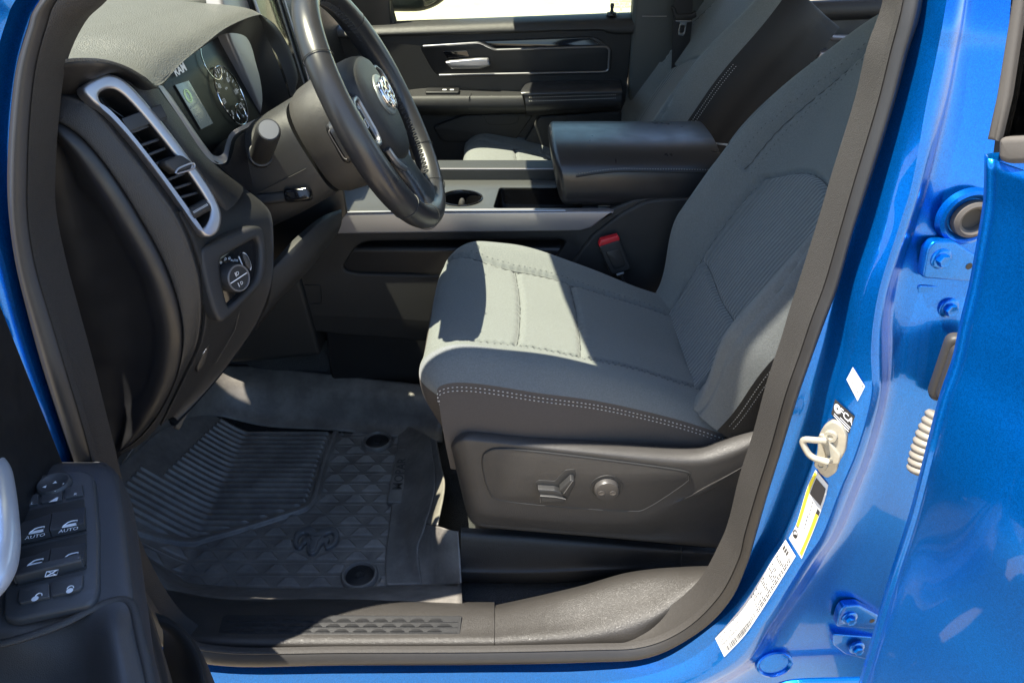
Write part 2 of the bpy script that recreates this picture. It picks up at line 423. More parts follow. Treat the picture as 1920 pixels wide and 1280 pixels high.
# picture rows of the door opening:  inner seal | seal ridge | outer seal | strip start | strip end | outer edge | recess
LOOP = [
 [(1678, 0), (1693, 0), (1729, 0), (1747, 0), (1775, 0), (1812, 0), (1900, 0)],
 [(1645, 100), (1668, 100), (1701, 100), (1722, 100), (1757, 100), (1795, 100), (1890, 100)],
 [(1621, 200), (1643, 200), (1674, 200), (1699, 200), (1736, 200), (1775, 200), (1880, 200)],
 [(1577, 340), (1601, 340), (1630, 340), (1661, 340), (1711, 340), (1738, 340), (1900, 340)],
 [(1550, 430), (1575, 430), (1599, 430), (1637, 430), (1684, 430), (1710, 430), (1900, 430)],
 [(1518, 530), (1546, 530), (1572, 530), (1604, 530), (1652, 530), (1676, 530), (1890, 530)],
 [(1495, 600), (1520, 600), (1546, 600), (1592, 600), (1638, 600), (1664, 600), (1880, 600)],
 [(1477, 660), (1500, 660), (1524, 660), (1584, 660), (1633, 660), (1664, 660), (1870, 660)],
 [(1450, 740), (1472, 740), (1496, 740), (1565, 740), (1633, 740), (1660, 740), (1840, 740)],
 [(1422, 840), (1444, 840), (1465, 840), (1533, 840), (1606, 840), (1635, 840), (1810, 840)],
 [(1396, 920), (1419, 920), (1440, 920), (1503, 920), (1572, 920), (1605, 920), (1790, 920)],
 [(1376, 1000), (1396, 1000), (1417, 1000), (1470, 1000), (1540, 1000), (1571, 1000), (1770, 1010)],
 [(1358, 1045), (1384, 1048), (1404, 1042), (1442, 1042), (1509, 1045), (1537, 1050), (1750, 1075)],
 [(1318, 1115), (1348, 1117), (1376, 1108), (1400, 1108), (1471, 1105), (1496, 1112), (1730, 1150)],
 [(1255, 1170), (1285, 1178), (1325, 1161), (1350, 1162), (1432, 1165), (1455, 1170), (1710, 1230)],
 [(1200, 1195), (1206, 1212), (1222, 1220), (1235, 1238), (1357, 1252), (1388, 1258), (1690, 1320)],
 [(1100, 1213), (1100, 1218), (1100, 1232), (1100, 1257), (1150, 1330), (1170, 1350), (1240, 1470)],
 [(900, 1217), (900, 1222), (900, 1237), (900, 1260), (905, 1345), (905, 1365), (905, 1470)],
 [(640, 1218), (640, 1223), (640, 1238), (640, 1262), (640, 1350), (640, 1370), (640, 1470)],
 [(430, 1219), (430, 1224), (430, 1240), (430, 1262), (430, 1350), (430, 1370), (430, 1470)],
 [(345, 1190), (332, 1200), (318, 1210), (300, 1235), (270, 1330), (262, 1340), (200, 1440)],
 [(285, 1115), (268, 1120), (240, 1125), (215, 1135), (190, 1150), (180, 1160), (100, 1240)],
 [(232, 1000), (210, 1000), (180, 1000), (168, 1000), (160, 1000), (150, 1005), (60, 1040)],
 [(196, 860), (172, 860), (137, 860), (125, 862), (100, 864), (90, 866), (20, 880)],
 [(180, 800), (156, 800), (116, 800), (103, 800), (78, 800), (68, 800), (-10, 800)],
 [(154, 700), (126, 700), (84, 700), (66, 700), (40, 700), (30, 700), (-50, 700)],
 [(126, 600), (96, 600), (56, 600), (34, 600), (6, 600), (-4, 600), (-90, 600)],
 [(99, 500), (67, 500), (32, 500), (10, 500), (-14, 500), (-22, 500), (-120, 500)],
 [(81, 410), (53, 410), (19, 410), (-15, 410), (-50, 400), (-60, 400), (-160, 400)],
 [(80, 330), (52, 330), (15, 330), (-25, 330), (-70, 320), (-80, 320), (-170, 320)],
 [(86, 230), (56, 230), (20, 230), (-25, 230), (-80, 215), (-90, 215), (-180, 200)],
 [(100, 130), (67, 130), (31, 130), (-10, 120), (-60, 100), (-70, 100), (-170, 80)],
 [(136, 50), (88, 50), (53, 50), (12, 40), (-40, 15), (-50, 15), (-140, -20)],
 [(184, 0), (112, -5), (76, 0), (40, -15), (0, -40), (-10, -45), (-100, -80)],
]
OFFS = [.100, .066, .085, .070, .045, .062, .085]
OFFS_L = [.100, .066, .085, .070, .060, .075, .12]
rows3 = []
for i, row in enumerate(LOOP):
    k = sstep(19, 24, i)
    rows3.append([PS(u, v, o * (1 - k) + ol * k) for (u, v), o, ol in zip(row, OFFS, OFFS_L)])
# the part of the opening above the picture: roof rail and windscreen pillar
top_xz = [(-.40, .935), (-.29, 1.025), (-.17, 1.105), (-.05, 1.135), (.10, 1.142), (.24, 1.130), (.335, 1.09), (.385, 1.02), (.405, .95)]
for x, z in top_xz:
    d = np.array([x - 0.0, z - .5]); d /= np.linalg.norm(d); r_ = []
    for w, o in zip((0, .012, .035, .05, .085, .11, .2), (.100, .080, .095, .092, .090, .095, .11)):
        q = (x + d[0] * w, z + d[1] * w); r_.append((q[0], skin(q[1]) + o, q[1]))
    rows3.append([np.array(p) for p in r_])
NC = len(rows3)
Q = np.array(rows3)                                   # (rows, 7, 3)
rows_s = np.stack([cr(Q[:, k], 1, True) if False else Q[:, k] for k in range(7)], 1)
def closed_cols(Q, per=6):
    m = len(Q); res = []
    E = np.concatenate([Q[-1:], Q, Q[:2]])
    for i in range(m):
        p0, p1, p2, p3 = E[i:i + 4]
        for t in np.linspace(0, 1, per, endpoint=False):
            res.append(0.5 * ((2 * p1) + (-p0 + p2) * t + (2 * p0 - 5 * p1 + 4 * p2 - p3) * t ** 2 + (-p0 + 3 * p1 - 3 * p2 + p3) * t ** 3))
    return np.array(res)
D = closed_cols(Q)                                    # (n, 7, 3)
inner, ridge, outer, st0, st1, edge, rec = [D[:, k] for k in range(7)]
# painted body side: channel, flat strip, rolled edge, recess
chan = (outer + st0) / 2 + np.array([0, .018, 0])
roll = edge * .5 + st1 * .5 + np.array([0, -.004, 0])
drop = edge * .82 + rec * .18 + np.array([0, .012, 0])
body = MB()
inb = outer + np.array([0, .03, 0])
def dens(rows, per=4):                                # smooth across the section
    A = np.stack(rows, 1); o = []
    for r_ in A: o.append(crk(list(r_), per))
    return np.array(o)
body.grid(dens([inb, outer * .9 + st0 * .1 + np.array([0, .014, 0]), chan, st0 * .93 + outer * .07 + np.array([0, .004, 0]), st0], 3), cu=True)
body.grid(np.stack([st0, st0 * .5 + st1 * .5 + np.array([0, -.0015, 0]), st1], 1), cu=True)
body.grid(dens([st1, roll, edge, drop, rec], 4), cu=True)
bodyo = body.build('body', BLUE, truck, ang=50)
# rubber seal: ridged lip towards the cabin + round bulb outside
lip = MB(); lm = inner * .5 + ridge * .5 + np.array([0, -.006, 0])
lip.grid(dens([inner + np.array([0, .03, 0]), inner, lm, ridge, ridge + np.array([0, .012, 0])], 3), cu=True)
lip_o = lip.build('door_seal', SEALTEX, truck, ang=60)
blb = MB(); bm1 = ridge * .6 + outer * .4 + np.array([0, -.016, 0]); bm2 = ridge * .2 + outer * .8 + np.array([0, -.008, 0])
blb.grid(dens([ridge + np.array([0, .010, 0]), ridge * .95 + outer * .05, bm1, bm2, outer, outer + np.array([0, .02, 0])], 4), cu=True)
blb.build('seal_bulb', SEAL, lip_o, ang=60)

def lerp_strip(u, v, off=-.0035, lo=4, hi=15):
    """point on the flat painted strip of the pillar behind picture point u,v"""
    # plane-by-plane: find the strip section whose image contains the ray
    d = ray(u, v)
    A, B = st0[lo * 6:hi * 6 + 6], st1[lo * 6:hi * 6 + 6]
    bt = 1e9; bp = None
    for i in range(len(A) - 1):
        for tri in ((A[i], B[i], B[i + 1]), (A[i], B[i + 1], A[i + 1])):
            nn = np.cross(tri[1] - tri[0], tri[2] - tri[0]); den = np.dot(d, nn)
            if abs(den) < 1e-12: continue
            t = np.dot(tri[0] - CAM, nn) / den; q = CAM + d * t
            c = (tri[0] + tri[1] + tri[2]) / 3; dist = np.linalg.norm(q - c)
            if dist < bt: bt = dist; bp = q
    return bp + d * off / np.linalg.norm(d) * 1.0

# ---- stickers on the pillar strip
def sticker(name, L, Rr, n=14, off=-.0034):
    Lc, Rc = cr(L, n), cr(Rr, n)
    G = np.array([[lerp_strip(*(Lc[i] * (1 - s) + Rc[i] * s), off) for s in np.linspace(0, 1, 6)] for i in range(n)])
    def mp(s, t, h=0.0):                              # s along 0..1, t across 0..1
        x = np.clip(s, 0, 1) * (n - 1); i = min(int(x), n - 2); f = x - i
        y = np.clip(t, 0, 1) * 5; j = min(int(y), 4); g_ = y - j
        q = (G[i, j] * (1 - f) + G[i + 1, j] * f) * (1 - g_) + (G[i, j + 1] * (1 - f) + G[i + 1, j + 1] * f) * g_
        return q + (CAM - q) / np.linalg.norm(CAM - q) * (.0006 + h)
    return G, mp
def sbar(mb, mp, s0, s1, t0, t1, mi=0, k=4):
    mb.grid([[mp(s, t) for t in np.linspace(t0, t1, 2)] for s in np.linspace(s0, s1, k)], mi=mi)
# certification label
G, mp = sticker('certification_label', [(1341, 1196), (1372, 1160), (1400, 1125), (1440, 1062), (1473, 1011)], [(1358, 1231), (1395, 1192), (1424, 1150), (1456, 1100), (1492, 1042)], 20)
m = MB(); m.grid(G); lab = m.build('certification_label', PAPER, truck, label='long white certification sticker with barcode low on the blue pillar')
m = MB(); rnd = random.Random(3)
x = .045
while x < .40:
    w = rnd.choice([.003, .003, .006, .008]); sbar(m, mp, x, x + w, .70, .93, k=2); x += w + rnd.choice([.003, .004, .006])
m.build('barcode', INKG, lab)
m = MB()
AS = 4.6                                              # label is this many times longer than wide
def tmap(mp, asp): return lambda a, b: mp(a, 1 - b)
for txt, s, t, sz in (('MFD BY   FCA US LLC', .03, .14, .13), ('VIN:  1C6SRFFT3PN700505', .03, .32, .13), ('VEHICLE MADE IN U.S.A.', .03, .50, .13)):
    m.text(None, txt, s, 1 - t, sz, align='L', sx=.0 + .2, mapf=tmap(mp, AS))
for k, t in enumerate(np.linspace(.10, .62, 6)):
    for s0, s1 in ((.45, .57), (.60, .66), (.69, .80), (.83, .88)):
        x = s0 + .01 * rnd.random()
        while x < s1 - .02:
            w = .012 + .02 * rnd.random(); 
            if rnd.random() < .75: sbar(m, mp, x, x + w, t, t + .045, k=2)
            x += w + .008
for t in (.74, .84):
    x = .44
    while x < .93:
        w = .015 + .03 * rnd.random(); sbar(m, mp, x, min(x + w, .94), t, t + .05, k=2); x += w + .007
for t in (.12, .28, .44): sbar(m, mp, .93, .965, t, t + .11, k=2)
m.build('printed_text', INKG, lab)
# tyre label, white and yellow
G, mp = sticker('tyre_label', [(1529, 880), (1513, 915), (1494, 979), (1479, 1009)], [(1553, 909), (1546, 938), (1527, 990), (1503, 1047)], 16)
m = MB(); m.grid(G); lab = m.build('tyre_information_label', PAPER, truck, label='white and yellow tyre sticker just below the door striker')
m = MB(); sbar(m, mp, .03, .78, .02, .17, k=12); sbar(m, mp, .42, .98, .80, .96, k=10); m.build('yellow_stripe', YELLOW, lab)
m = MB(); sbar(m, mp, .07, .30, .22, .90, 0, k=5); m.build('grey_block', INKG, lab)
m = MB(); sbar(m, mp, .36, .425, .80, .97, k=3); sbar(m, mp, .03, .78, .165, .178, k=12); sbar(m, mp, .42, .98, .788, .80, k=10); sbar(m, mp, .785, .795, .02, .17, k=2)
for k in range(9): sbar(m, mp, .35 + k * .05, .362 + k * .05, .45 + .03 * math.sin(k), .52, k=2)
G2 = [[mp(.88 + .045 * math.cos(a) * r_, .17 + .16 * math.sin(a) * r_) for a in np.linspace(0, 2 * np.pi, 25)] for r_ in (.7, 1.0)]
m.grid(G2)
m.grid([[mp(.88 + .045 * math.cos(a) * r_, .17 + .16 * math.sin(a) * r_) for a in np.linspace(-.6, 2.0, 12)] for r_ in (.0, .8)])
m.build('printed_mark', INK, lab)
# black maker's sticker
G, mp = sticker('maker_label', [(1566, 748), (1562, 762), (1558.5, 776)], [(1603, 781), (1597, 797), (1592, 813)], 6)
m = MB(); m.grid(G); lab = m.build('maker_label', INK, truck, label='small black sticker with white lettering above the door striker')
m = MB()
TF = lambda a, b: mp(1 - b, a)                        # a across (down-right), b up
m.text(None, 'FCA', .68, .66, .50, sx=.78, mapf=TF, bold=.02)
for t in (.34,): sbar(m, mp, 1 - t, 1 - t + .05, .42, .98, k=2)
for t in (.22, .10): sbar(m, mp, 1 - t, 1 - t + .05, .12, .95, k=2)
for k in range(16):
    a0 = k / 16 * 2 * math.pi
    m.add([mp(.40 + .24 * math.sin(a0 + d_) * r_, .20 + .15 * math.cos(a0 + d_) * r_) for d_, r_ in ((-.10, .55), (.10, .55), (.15, 1.1), (-.15, 1.1))], [(0, 1, 2, 3)])
m.grid([[mp(.40 + .24 * math.sin(a) * r_, .20 + .15 * math.cos(a) * r_) for a in np.linspace(0, 2 * np.pi, 25)] for r_ in (.32, .62)])
m.build('printed_text', WHITE, lab)
G, mp = sticker('paint_label', [(1599, 688), (1593, 700), (1587, 711)], [(1622, 724), (1615, 738), (1608, 752)], 6)
m = MB(); m.grid(G); lab = m.build('plain_label', PAPER, truck, label='small blank white sticker topmost on the blue pillar')
m = MB(); sbar(m, mp, .10, .16, .1, .16, k=2); sbar(m, mp, .12, .18, .85, .92, k=2)
for k in range(5): sbar(m, mp, .62 + .05 * (k % 3), .66 + .05 * (k % 3), .15 + k * .15, .24 + k * .15, k=2)
m.build('printed_mark', INKG, lab)

# ---- striker on the pillar
o1 = lerp_strip(1556, 820); o2 = lerp_strip(1551, 880); o3 = lerp_strip(1585, 850)
nn = np.cross(o3 - o1, o2 - o1); nn /= np.linalg.norm(nn); nn = -nn if np.dot(nn, CAM - o1) < 0 else nn
ez = (o1 - o2) / np.linalg.norm(o1 - o2)
SF = Frame(lerp_strip(1555, 845) + nn * .006, np.cross(ez, nn), ez)
m = MB(); outl = rc(SF.pxs([(1543, 800), (1562, 788), (1580, 800), (1588, 820), (1584, 848), (1570, 872), (1568, 886), (1550, 898), (1533, 885), (1528, 868), (1532, 845), (1533, 820)]), .006)
m.plate(SF, [outl], .010, .002); st = m.build('door_striker', BEIGE, truck)
m = MB(); F2 = SF.off(.014)
a, b, c_, d_ = [F2.px(*q) for q in ((1548, 822), (1503, 818), (1522, 853), (1552, 860))]
pth = rc([a, b, c_, d_], [0, .010, .010, 0], 6)
m.tube([SF.p(*SF.px(1548, 822), 0)] + [F2.p(q[0], q[1], .006) for q in pth] + [SF.p(*SF.px(1557, 862), 0)], .0042, 10)
m.plate(SF.off(.004), [rc(SF.pxs([(1536, 812), (1546, 812), (1578, 852), (1574, 868), (1556, 868)]), .003)], .005, .002)
m.build('striker_loop', BEIGE, st)
for q in ((1558, 817), (1540, 870)):
    m = MB(); x_, y_ = SF.px(*q)
    m.disc(SF, x_, y_, [(.0085, 0), (.0085, .002), (.0075, .0035), (.0035, .0035), (.0028, .002), (0.0, .0018)], 20); m.build('bolt', BEIGE, st)

# ---- recess hardware: hinges, grommet, wire boot
def sit(u, v, off): return PS(u, v, off)
def hinge(pts_top, pts_low, bolts, holes, dark, lab):
    c = sit(*pts_top[0], .070); F1 = Frame(sit(*bolts[0], .066), (1, .12, 0), (0, .02, 1)); F1 = F1 if np.dot(F1.n, CAM - F1.o) > 0 else F1
    m = MB(); m.plate(F1, [rc(F1.pxs(pts_top), .006)], .012, .0025)
    hg = m.build('door_hinge', BLUE, truck, label=lab)
    m = MB(); F2_ = F1.off(-.006); m.plate(F2_, [rc(F2_.pxs(pts_low), .006)], .012, .002); m.build('hinge_leaf', BLUE, hg)
    for q in bolts:
        m = MB(); x_, y_ = F1.px(*q)
        m.disc(F1, x_, y_, [(.0125, -.002), (.0125, .0015), (.0115, .0025), (.0085, .003)], 24)
        m.disc(F1, x_, y_, [(.0078, .0025), (.0078, .0085), (.0068, .0098), (.0045, .0094), (0, .0090)], 6)
        m.build('bolt', BLUE, hg)
    m = MB()
    for q in holes:
        x_, y_ = F1.px(*q); m.disc(F1, x_, y_, [(.0042, .0004), (0, .0004)], 14)
    m.build('hole', INK, hg)
hinge([(1730, 522), (1733, 500), (1739, 466), (1752, 453), (1790, 452), (1850, 492), (1850, 530)], [(1721, 534), (1850, 540), (1840, 600), (1745, 600), (1728, 580), (1718, 560)], [(1764, 485), (1778, 577)], [(1817, 499)], 0, 'upper blue hinge of the rear door')
hinge([(1568, 1175), (1573, 1150), (1582, 1136), (1610, 1134), (1660, 1160), (1660, 1180)], [(1562, 1188), (1650, 1195), (1640, 1240), (1585, 1226), (1562, 1208)], [(1592, 1157), (1606, 1213)], [(1635, 1163)], 0, 'lower blue hinge of the rear door')
gp = sit(1818, 408, .072); GF = Frame(gp, (1, .1, 0), (0, .03, 1))
m = MB(); m.disc(GF, 0, 0, [(.036, -.006), (.034, .002), (.030, .0035), (.026, .001), (.023, -.004)], 40, sx=1.05, sy=.95); m.build('pressed_ring', BLUE, truck)
m = MB(); m.disc(GF, .004, -.002, [(.0245, -.003), (.0235, .004), (.019, .0062), (.0145, .003), (.013, -.004)], 40, sx=1.0, sy=.9)
gr = m.build('grommet', TANRUB, truck)
m = MB(); m.disc(GF, .004, -.002, [(.0138, -.002), (.0, -.004)], 30); m.build('grommet_hole', INK, gr)
# rubber wire boot and corrugated conduit between pillar and rear door
m = MB(); bp_ = sit(1806, 700, .05); BF = Frame(bp_, (.94, -.30, 0), (.10, 0, 1))
for k, (w, h, z0, z1) in enumerate(((.028, .046, -.014, .0), (.023, .040, .002, .012), (.018, .034, .014, .03))):
    m.plate(BF.off(z1), [rc([(-w, -h), (w, -h), (w, h), (-w, h)], .012)], z1 - z0, .006)
boot = m.build('wire_boot', BOOT, truck, label='black rubber wire boot beside the rear door edge')
m = MB(); p0, p1 = sit(1768, 778, .02), sit(1731, 885, .0); pth = [p0 * (1 - t) + p1 * t + np.array([-.004 * math.sin(t * 3.1), 0, 0]) for t in np.linspace(0, 1, 161)]
m.tube(pth, [.0165 + .0024 * abs(math.sin(i / 160 * math.pi * 9)) for i in range(161)], 18)
m.build('corrugated_conduit', COIL, boot)
# dimples and the round body plug low on the recess
pl_ = sit(1452, 1244, .066); PF = Frame(pl_, (1, .1, .1), (-.1, .3, 1))
m = MB(); m.disc(PF, 0, 0, [(.028, -.004), (.027, .002), (.0245, .0035), (.0225, .002), (.021, -.001), (.0, .001)], 40, sx=1.1, sy=.85); m.build('body_plug', BLUE, truck)
m = MB(); m.tube([sit(u, v, .055) for u, v in cr([(1450, 1290), (1470, 1282), (1500, 1277), (1560, 1275), (1620, 1274)], 20)], .005, 8); m.build('pressed_rib', BLUE, truck)

# ---- sill trim between the seal and the carpet
def P2(L): return [PY(u, v, y) if False else np.array(PZ(u, v, z)) for u, v, z in L]
rowsA = [
 [(300, 1214, -.085), (420, 1218, -.085), (640, 1217, -.085), (927, 1216, -.085)],
 [(300, 1204, -.070), (420, 1211, -.070), (640, 1212, -.070), (927, 1211, -.070)],
 [(298, 1186, -.062), (420, 1197, -.062), (640, 1199, -.062), (927, 1198, -.062)],
 [(292, 1160, -.064), (420, 1180, -.064), (640, 1183, -.064), (927, 1182, -.064)],
 [(280, 1120, -.070), (420, 1146, -.070), (640, 1146, -.070), (927, 1147, -.070)],
 [(270, 1095, -.090), (420, 1125, -.090), (640, 1125, -.090), (927, 1134, -.090)],
 [(268, 1090, -.150), (420, 1120, -.150), (640, 1120, -.150), (927, 1128, -.150)]]
def loft_px(rows, nu=40, per=5):
    A = np.array([cr([PZ(*q) for q in r_], nu) for r_ in rows])
    return np.array([crk(list(A[:, j]), per) for j in range(nu)])
m = MB(); m.grid(loft_px(rowsA)); sill = m.build('sill_trim', SILLM, truck, label='black front sill trim with a ridged tread insert')
rowsB = [
 [(928, 1216, -.085), (1050, 1215, -.085), (1120, 1212, -.085), (1187, 1207, -.080), (1250, 1178, -.06), (1300, 1135, -.03), (1330, 1098, 0)],
 [(928, 1211, -.070), (1050, 1209, -.070), (1120, 1206, -.068), (1187, 1198, -.062), (1240, 1170, -.045), (1290, 1128, -.018), (1325, 1090, .005)],
 [(928, 1198, -.062), (1050, 1192, -.058), (1120, 1184, -.052), (1187, 1168, -.040), (1235, 1150, -.025), (1285, 1115, -.005), (1325, 1084, .01)],
 [(928, 1182, -.064), (1050, 1168, -.058), (1120, 1152, -.048), (1187, 1130, -.032), (1235, 1117, -.018), (1280, 1098, -.002), (1325, 1078, .012)],
 [(928, 1147, -.070), (1015, 1130, -.064), (1090, 1111, -.05), (1165, 1089, -.034), (1220, 1078, -.02), (1277, 1073, -.006), (1335, 1070, .01)],
 [(928, 1138, -.090), (1015, 1118, -.085), (1090, 1099, -.075), (1165, 1077, -.06), (1220, 1068, -.045), (1277, 1064, -.03), (1335, 1062, -.01)],
 [(928, 1134, -.150), (1015, 1115, -.150), (1090, 1097, -.140), (1165, 1075, -.13), (1220, 1066, -.11), (1277, 1062, -.09), (1335, 1060, -.06)]]
m = MB(); m.grid(loft_px(rowsB, 60)); m.build('sill_trim', SILLM, truck, label='grained rear sill trim flaring up towards the blue pillar')
# tread insert with rows of small trapezoids
def ST(u, v): return PZ(u, v, -.0625)
m = MB(); q0, q1, q2 = ST(412, 1184), ST(860, 1184), ST(640, 1152)
TFm = Frame(q0, q1 - q0, q2 - q0); TFm = TFm if TFm.n[2] > 0 else Frame(q1, q0 - q1, q2 - q0)
o_ = rc(TFm.pxs([(408, 1189), (862, 1189), (866, 1153), (418, 1151)]), [.008, .003, .003, .008]); m.plate(TFm.off(-.0005), [o_], .003, .0008)
ins = m.build('sill_tread', SOFTD, sill)
m = MB(); pA = TFm.px(425, 1170); pB = TFm.px(858, 1170); L_ = abs(pB[0] - pA[0]); x0 = min(pA[0], pB[0])
yv = [TFm.px(640, v)[1] for v in (1182, 1172, 1162)]
for k in range(3):
    yb = yv[k] - .002
    for j in range(12):
        xx = x0 + (j + .5 * (k % 2) + .3) * L_ / 12.5
        m.plate(TFm.off(.0014), [[(xx - .012, yb), (xx + .012, yb), (xx + .006, yb + .005), (xx - .006, yb + .005)]], .0022, .0006, 2)
    m.plate(TFm.off(.0010), [[(x0, yb - .0022), (x0 + L_, yb - .0022), (x0 + L_, yb - .001), (x0, yb - .001)]], .0018, .0004, 1)
m.build('tread_pattern', SOFTD, ins)

# ---- cabin floor, tunnel and walls that close the cab
m = MB(); gx = np.linspace(-.95, 1.3, 60); gy = np.linspace(.125, 1.75, 40)
def floor_z(x, y):
    z = -.178
    z = z + .75 * max(0, -.70 - x)
    tun = math.exp(-((y - 1.03) / .135) ** 4)
    return z + tun * .21 * (1 if x < .5 else .9)
m.grid([[(x, y, floor_z(x, y) + random.uniform(-.001, .001)) for y in gy] for x in gx])
m.build('carpet', CARPET, truck)
m = MB()
m.box(Frame((-1.02, .95, .2), (0, 1, 0), (0, 0, 1)), -.82, .85, -.4, .55, -.02, .0)          # firewall
m.build('firewall', BLACK, truck); m = MB()
m.box(Frame((-1.04, .10, .1), (1, 0, 0), (0, 1, 0)), -.45, .345, -.09, .07, -.65, .60, .03); m.build('wing_sun_block', BLUE, truck); m = MB()  # unseen block put in ahead of the door to keep sun off the mat border
m.box(Frame((-.86, .23, .2), (1, 0, 0), (0, 1, 0)), -.16, .145, -.055, .05, -.5, .52, .01); m.build('cowl_sun_block', BLACK, truck); m = MB()  # out-of-view box added to stop sun leaking past the kick panel
m.box(Frame((-1.25, .95, .70), (1, 0, 0), (0, 1, 0)), -.6, .25, -.85, .85, -.1, .0, .02); m.build('bonnet', BLUE, truck); m = MB()
m.box(Frame((1.30, .95, .2), (0, 1, 0), (0, 0, 1)), -.82, .82, -.4, .42, -.02, .0)           # rear bulkhead
m.build('cab_wall', BLACK, truck)
m = MB(); m.plate(FY(1.80), [[(-.98, -.55), (1.32, -.55), (1.32, -.2), (-.98, -.2)]], .04, .004, back=True)
m.plate(FY(1.80), [[(-.98, -.2), (-.62, -.2), (-.62, .62), (-.98, .62)]], .04, .004, back=True); m.build('far_sill', BLUE, truck)
# roof with windscreen header
edge_f = [(-.155, .225), (-.185, .35), (-.215, .55), (-.238, .78), (-.245, 1.03)]
poly = edge_f + [(x, 2.06 - y) for x, y in edge_f[::-1][1:]] + [(1.32, 1.83), (1.32, .23)]
m = MB(); RF = Frame((0, 0, 1.19), (1, 0, 0), (0, 1, 0))
m.plate(RF, [poly], .045, .015, back=True); m.build('roof', BLUE, truck)
m = MB(); RF2 = Frame((0, 0, 1.135), (1, 0, 0), (0, -1, 0)); m.plate(Frame((0, 0, 1.14), (1, 0, 0), (0, -1, 0)), [[(x + .01, -y) for x, y in poly]], .006, .002); m.build('headliner', HEAD, truck)
# windscreen pillars (trimmed inside) and far side pillars
for sgn in (0, 1):
    pth = [(-.67, .19, .73), (-.50, .235, .880), (-.33, .250, 1.03), (-.19, .262, 1.125), (-.06, .27, 1.155)]
    pth = [np.array((x, y if not sgn else 2.06 - y, z)) for x, y, z in pth]
    m = MB(); m.tube(cr(pth, 20), .026, 10, sq=(1, .75)); m.build('windscreen_pillar', SOFTD, truck)
m = MB(); m.tube(cr([np.array(p) for p in ((-.06, .275, 1.15), (.15, .28, 1.155), (.35, .28, 1.145), (1.3, .28, 1.12))], 20), .030, 10); m.build('roof_rail', HEAD, truck)
ws = MB(); ws.grid([[(-.245 + (abs(y - 1.03) / .75) ** 2 * .09 - t * .66, y, 1.15 - t * .46) for y in np.linspace(.29, 1.77, 14)] for t in np.linspace(0, 1, 6)])
ws.build('windscreen', WSHIELD, truck)
# ------------------------------------------------------------------ seats
def path_frame(pts, n):
    C = cr([np.array((x, 0, z)) for x, z in pts], n)
    T = np.gradient(C, axis=0); T /= np.linalg.norm(T, axis=1)[:, None]
    N = np.stack([-T[:, 2], np.zeros(n), T[:, 0]], 1)         # left of travel: up / forward
    d = np.r_[0, np.cumsum(np.linalg.norm(np.diff(C, axis=0), axis=1))]
    return C, T, N, d
def grid_at(P, fi, fj):
    i = int(np.clip(fi, 0, P.shape[0] - 2)); j = int(np.clip(fj, 0, P.shape[1] - 2)); a, b = np.clip(fi - i, 0, 1), np.clip(fj - j, 0, 1)
    return (P[i, j] * (1 - b) + P[i, j + 1] * b) * (1 - a) + (P[i + 1, j] * (1 - b) + P[i + 1, j + 1] * b) * a
def seam_tube(P, pairs, r, parent):
    m = MB(); m.tube(cr([grid_at(P, *q) for q in pairs], max(30, len(pairs))), r, 6); m.build('dark_seam_line', FABD, parent)  # thin dark tube added along the groove so the seam reads
def groove(d, w=.0050): return np.exp(-(d / w) ** 2)

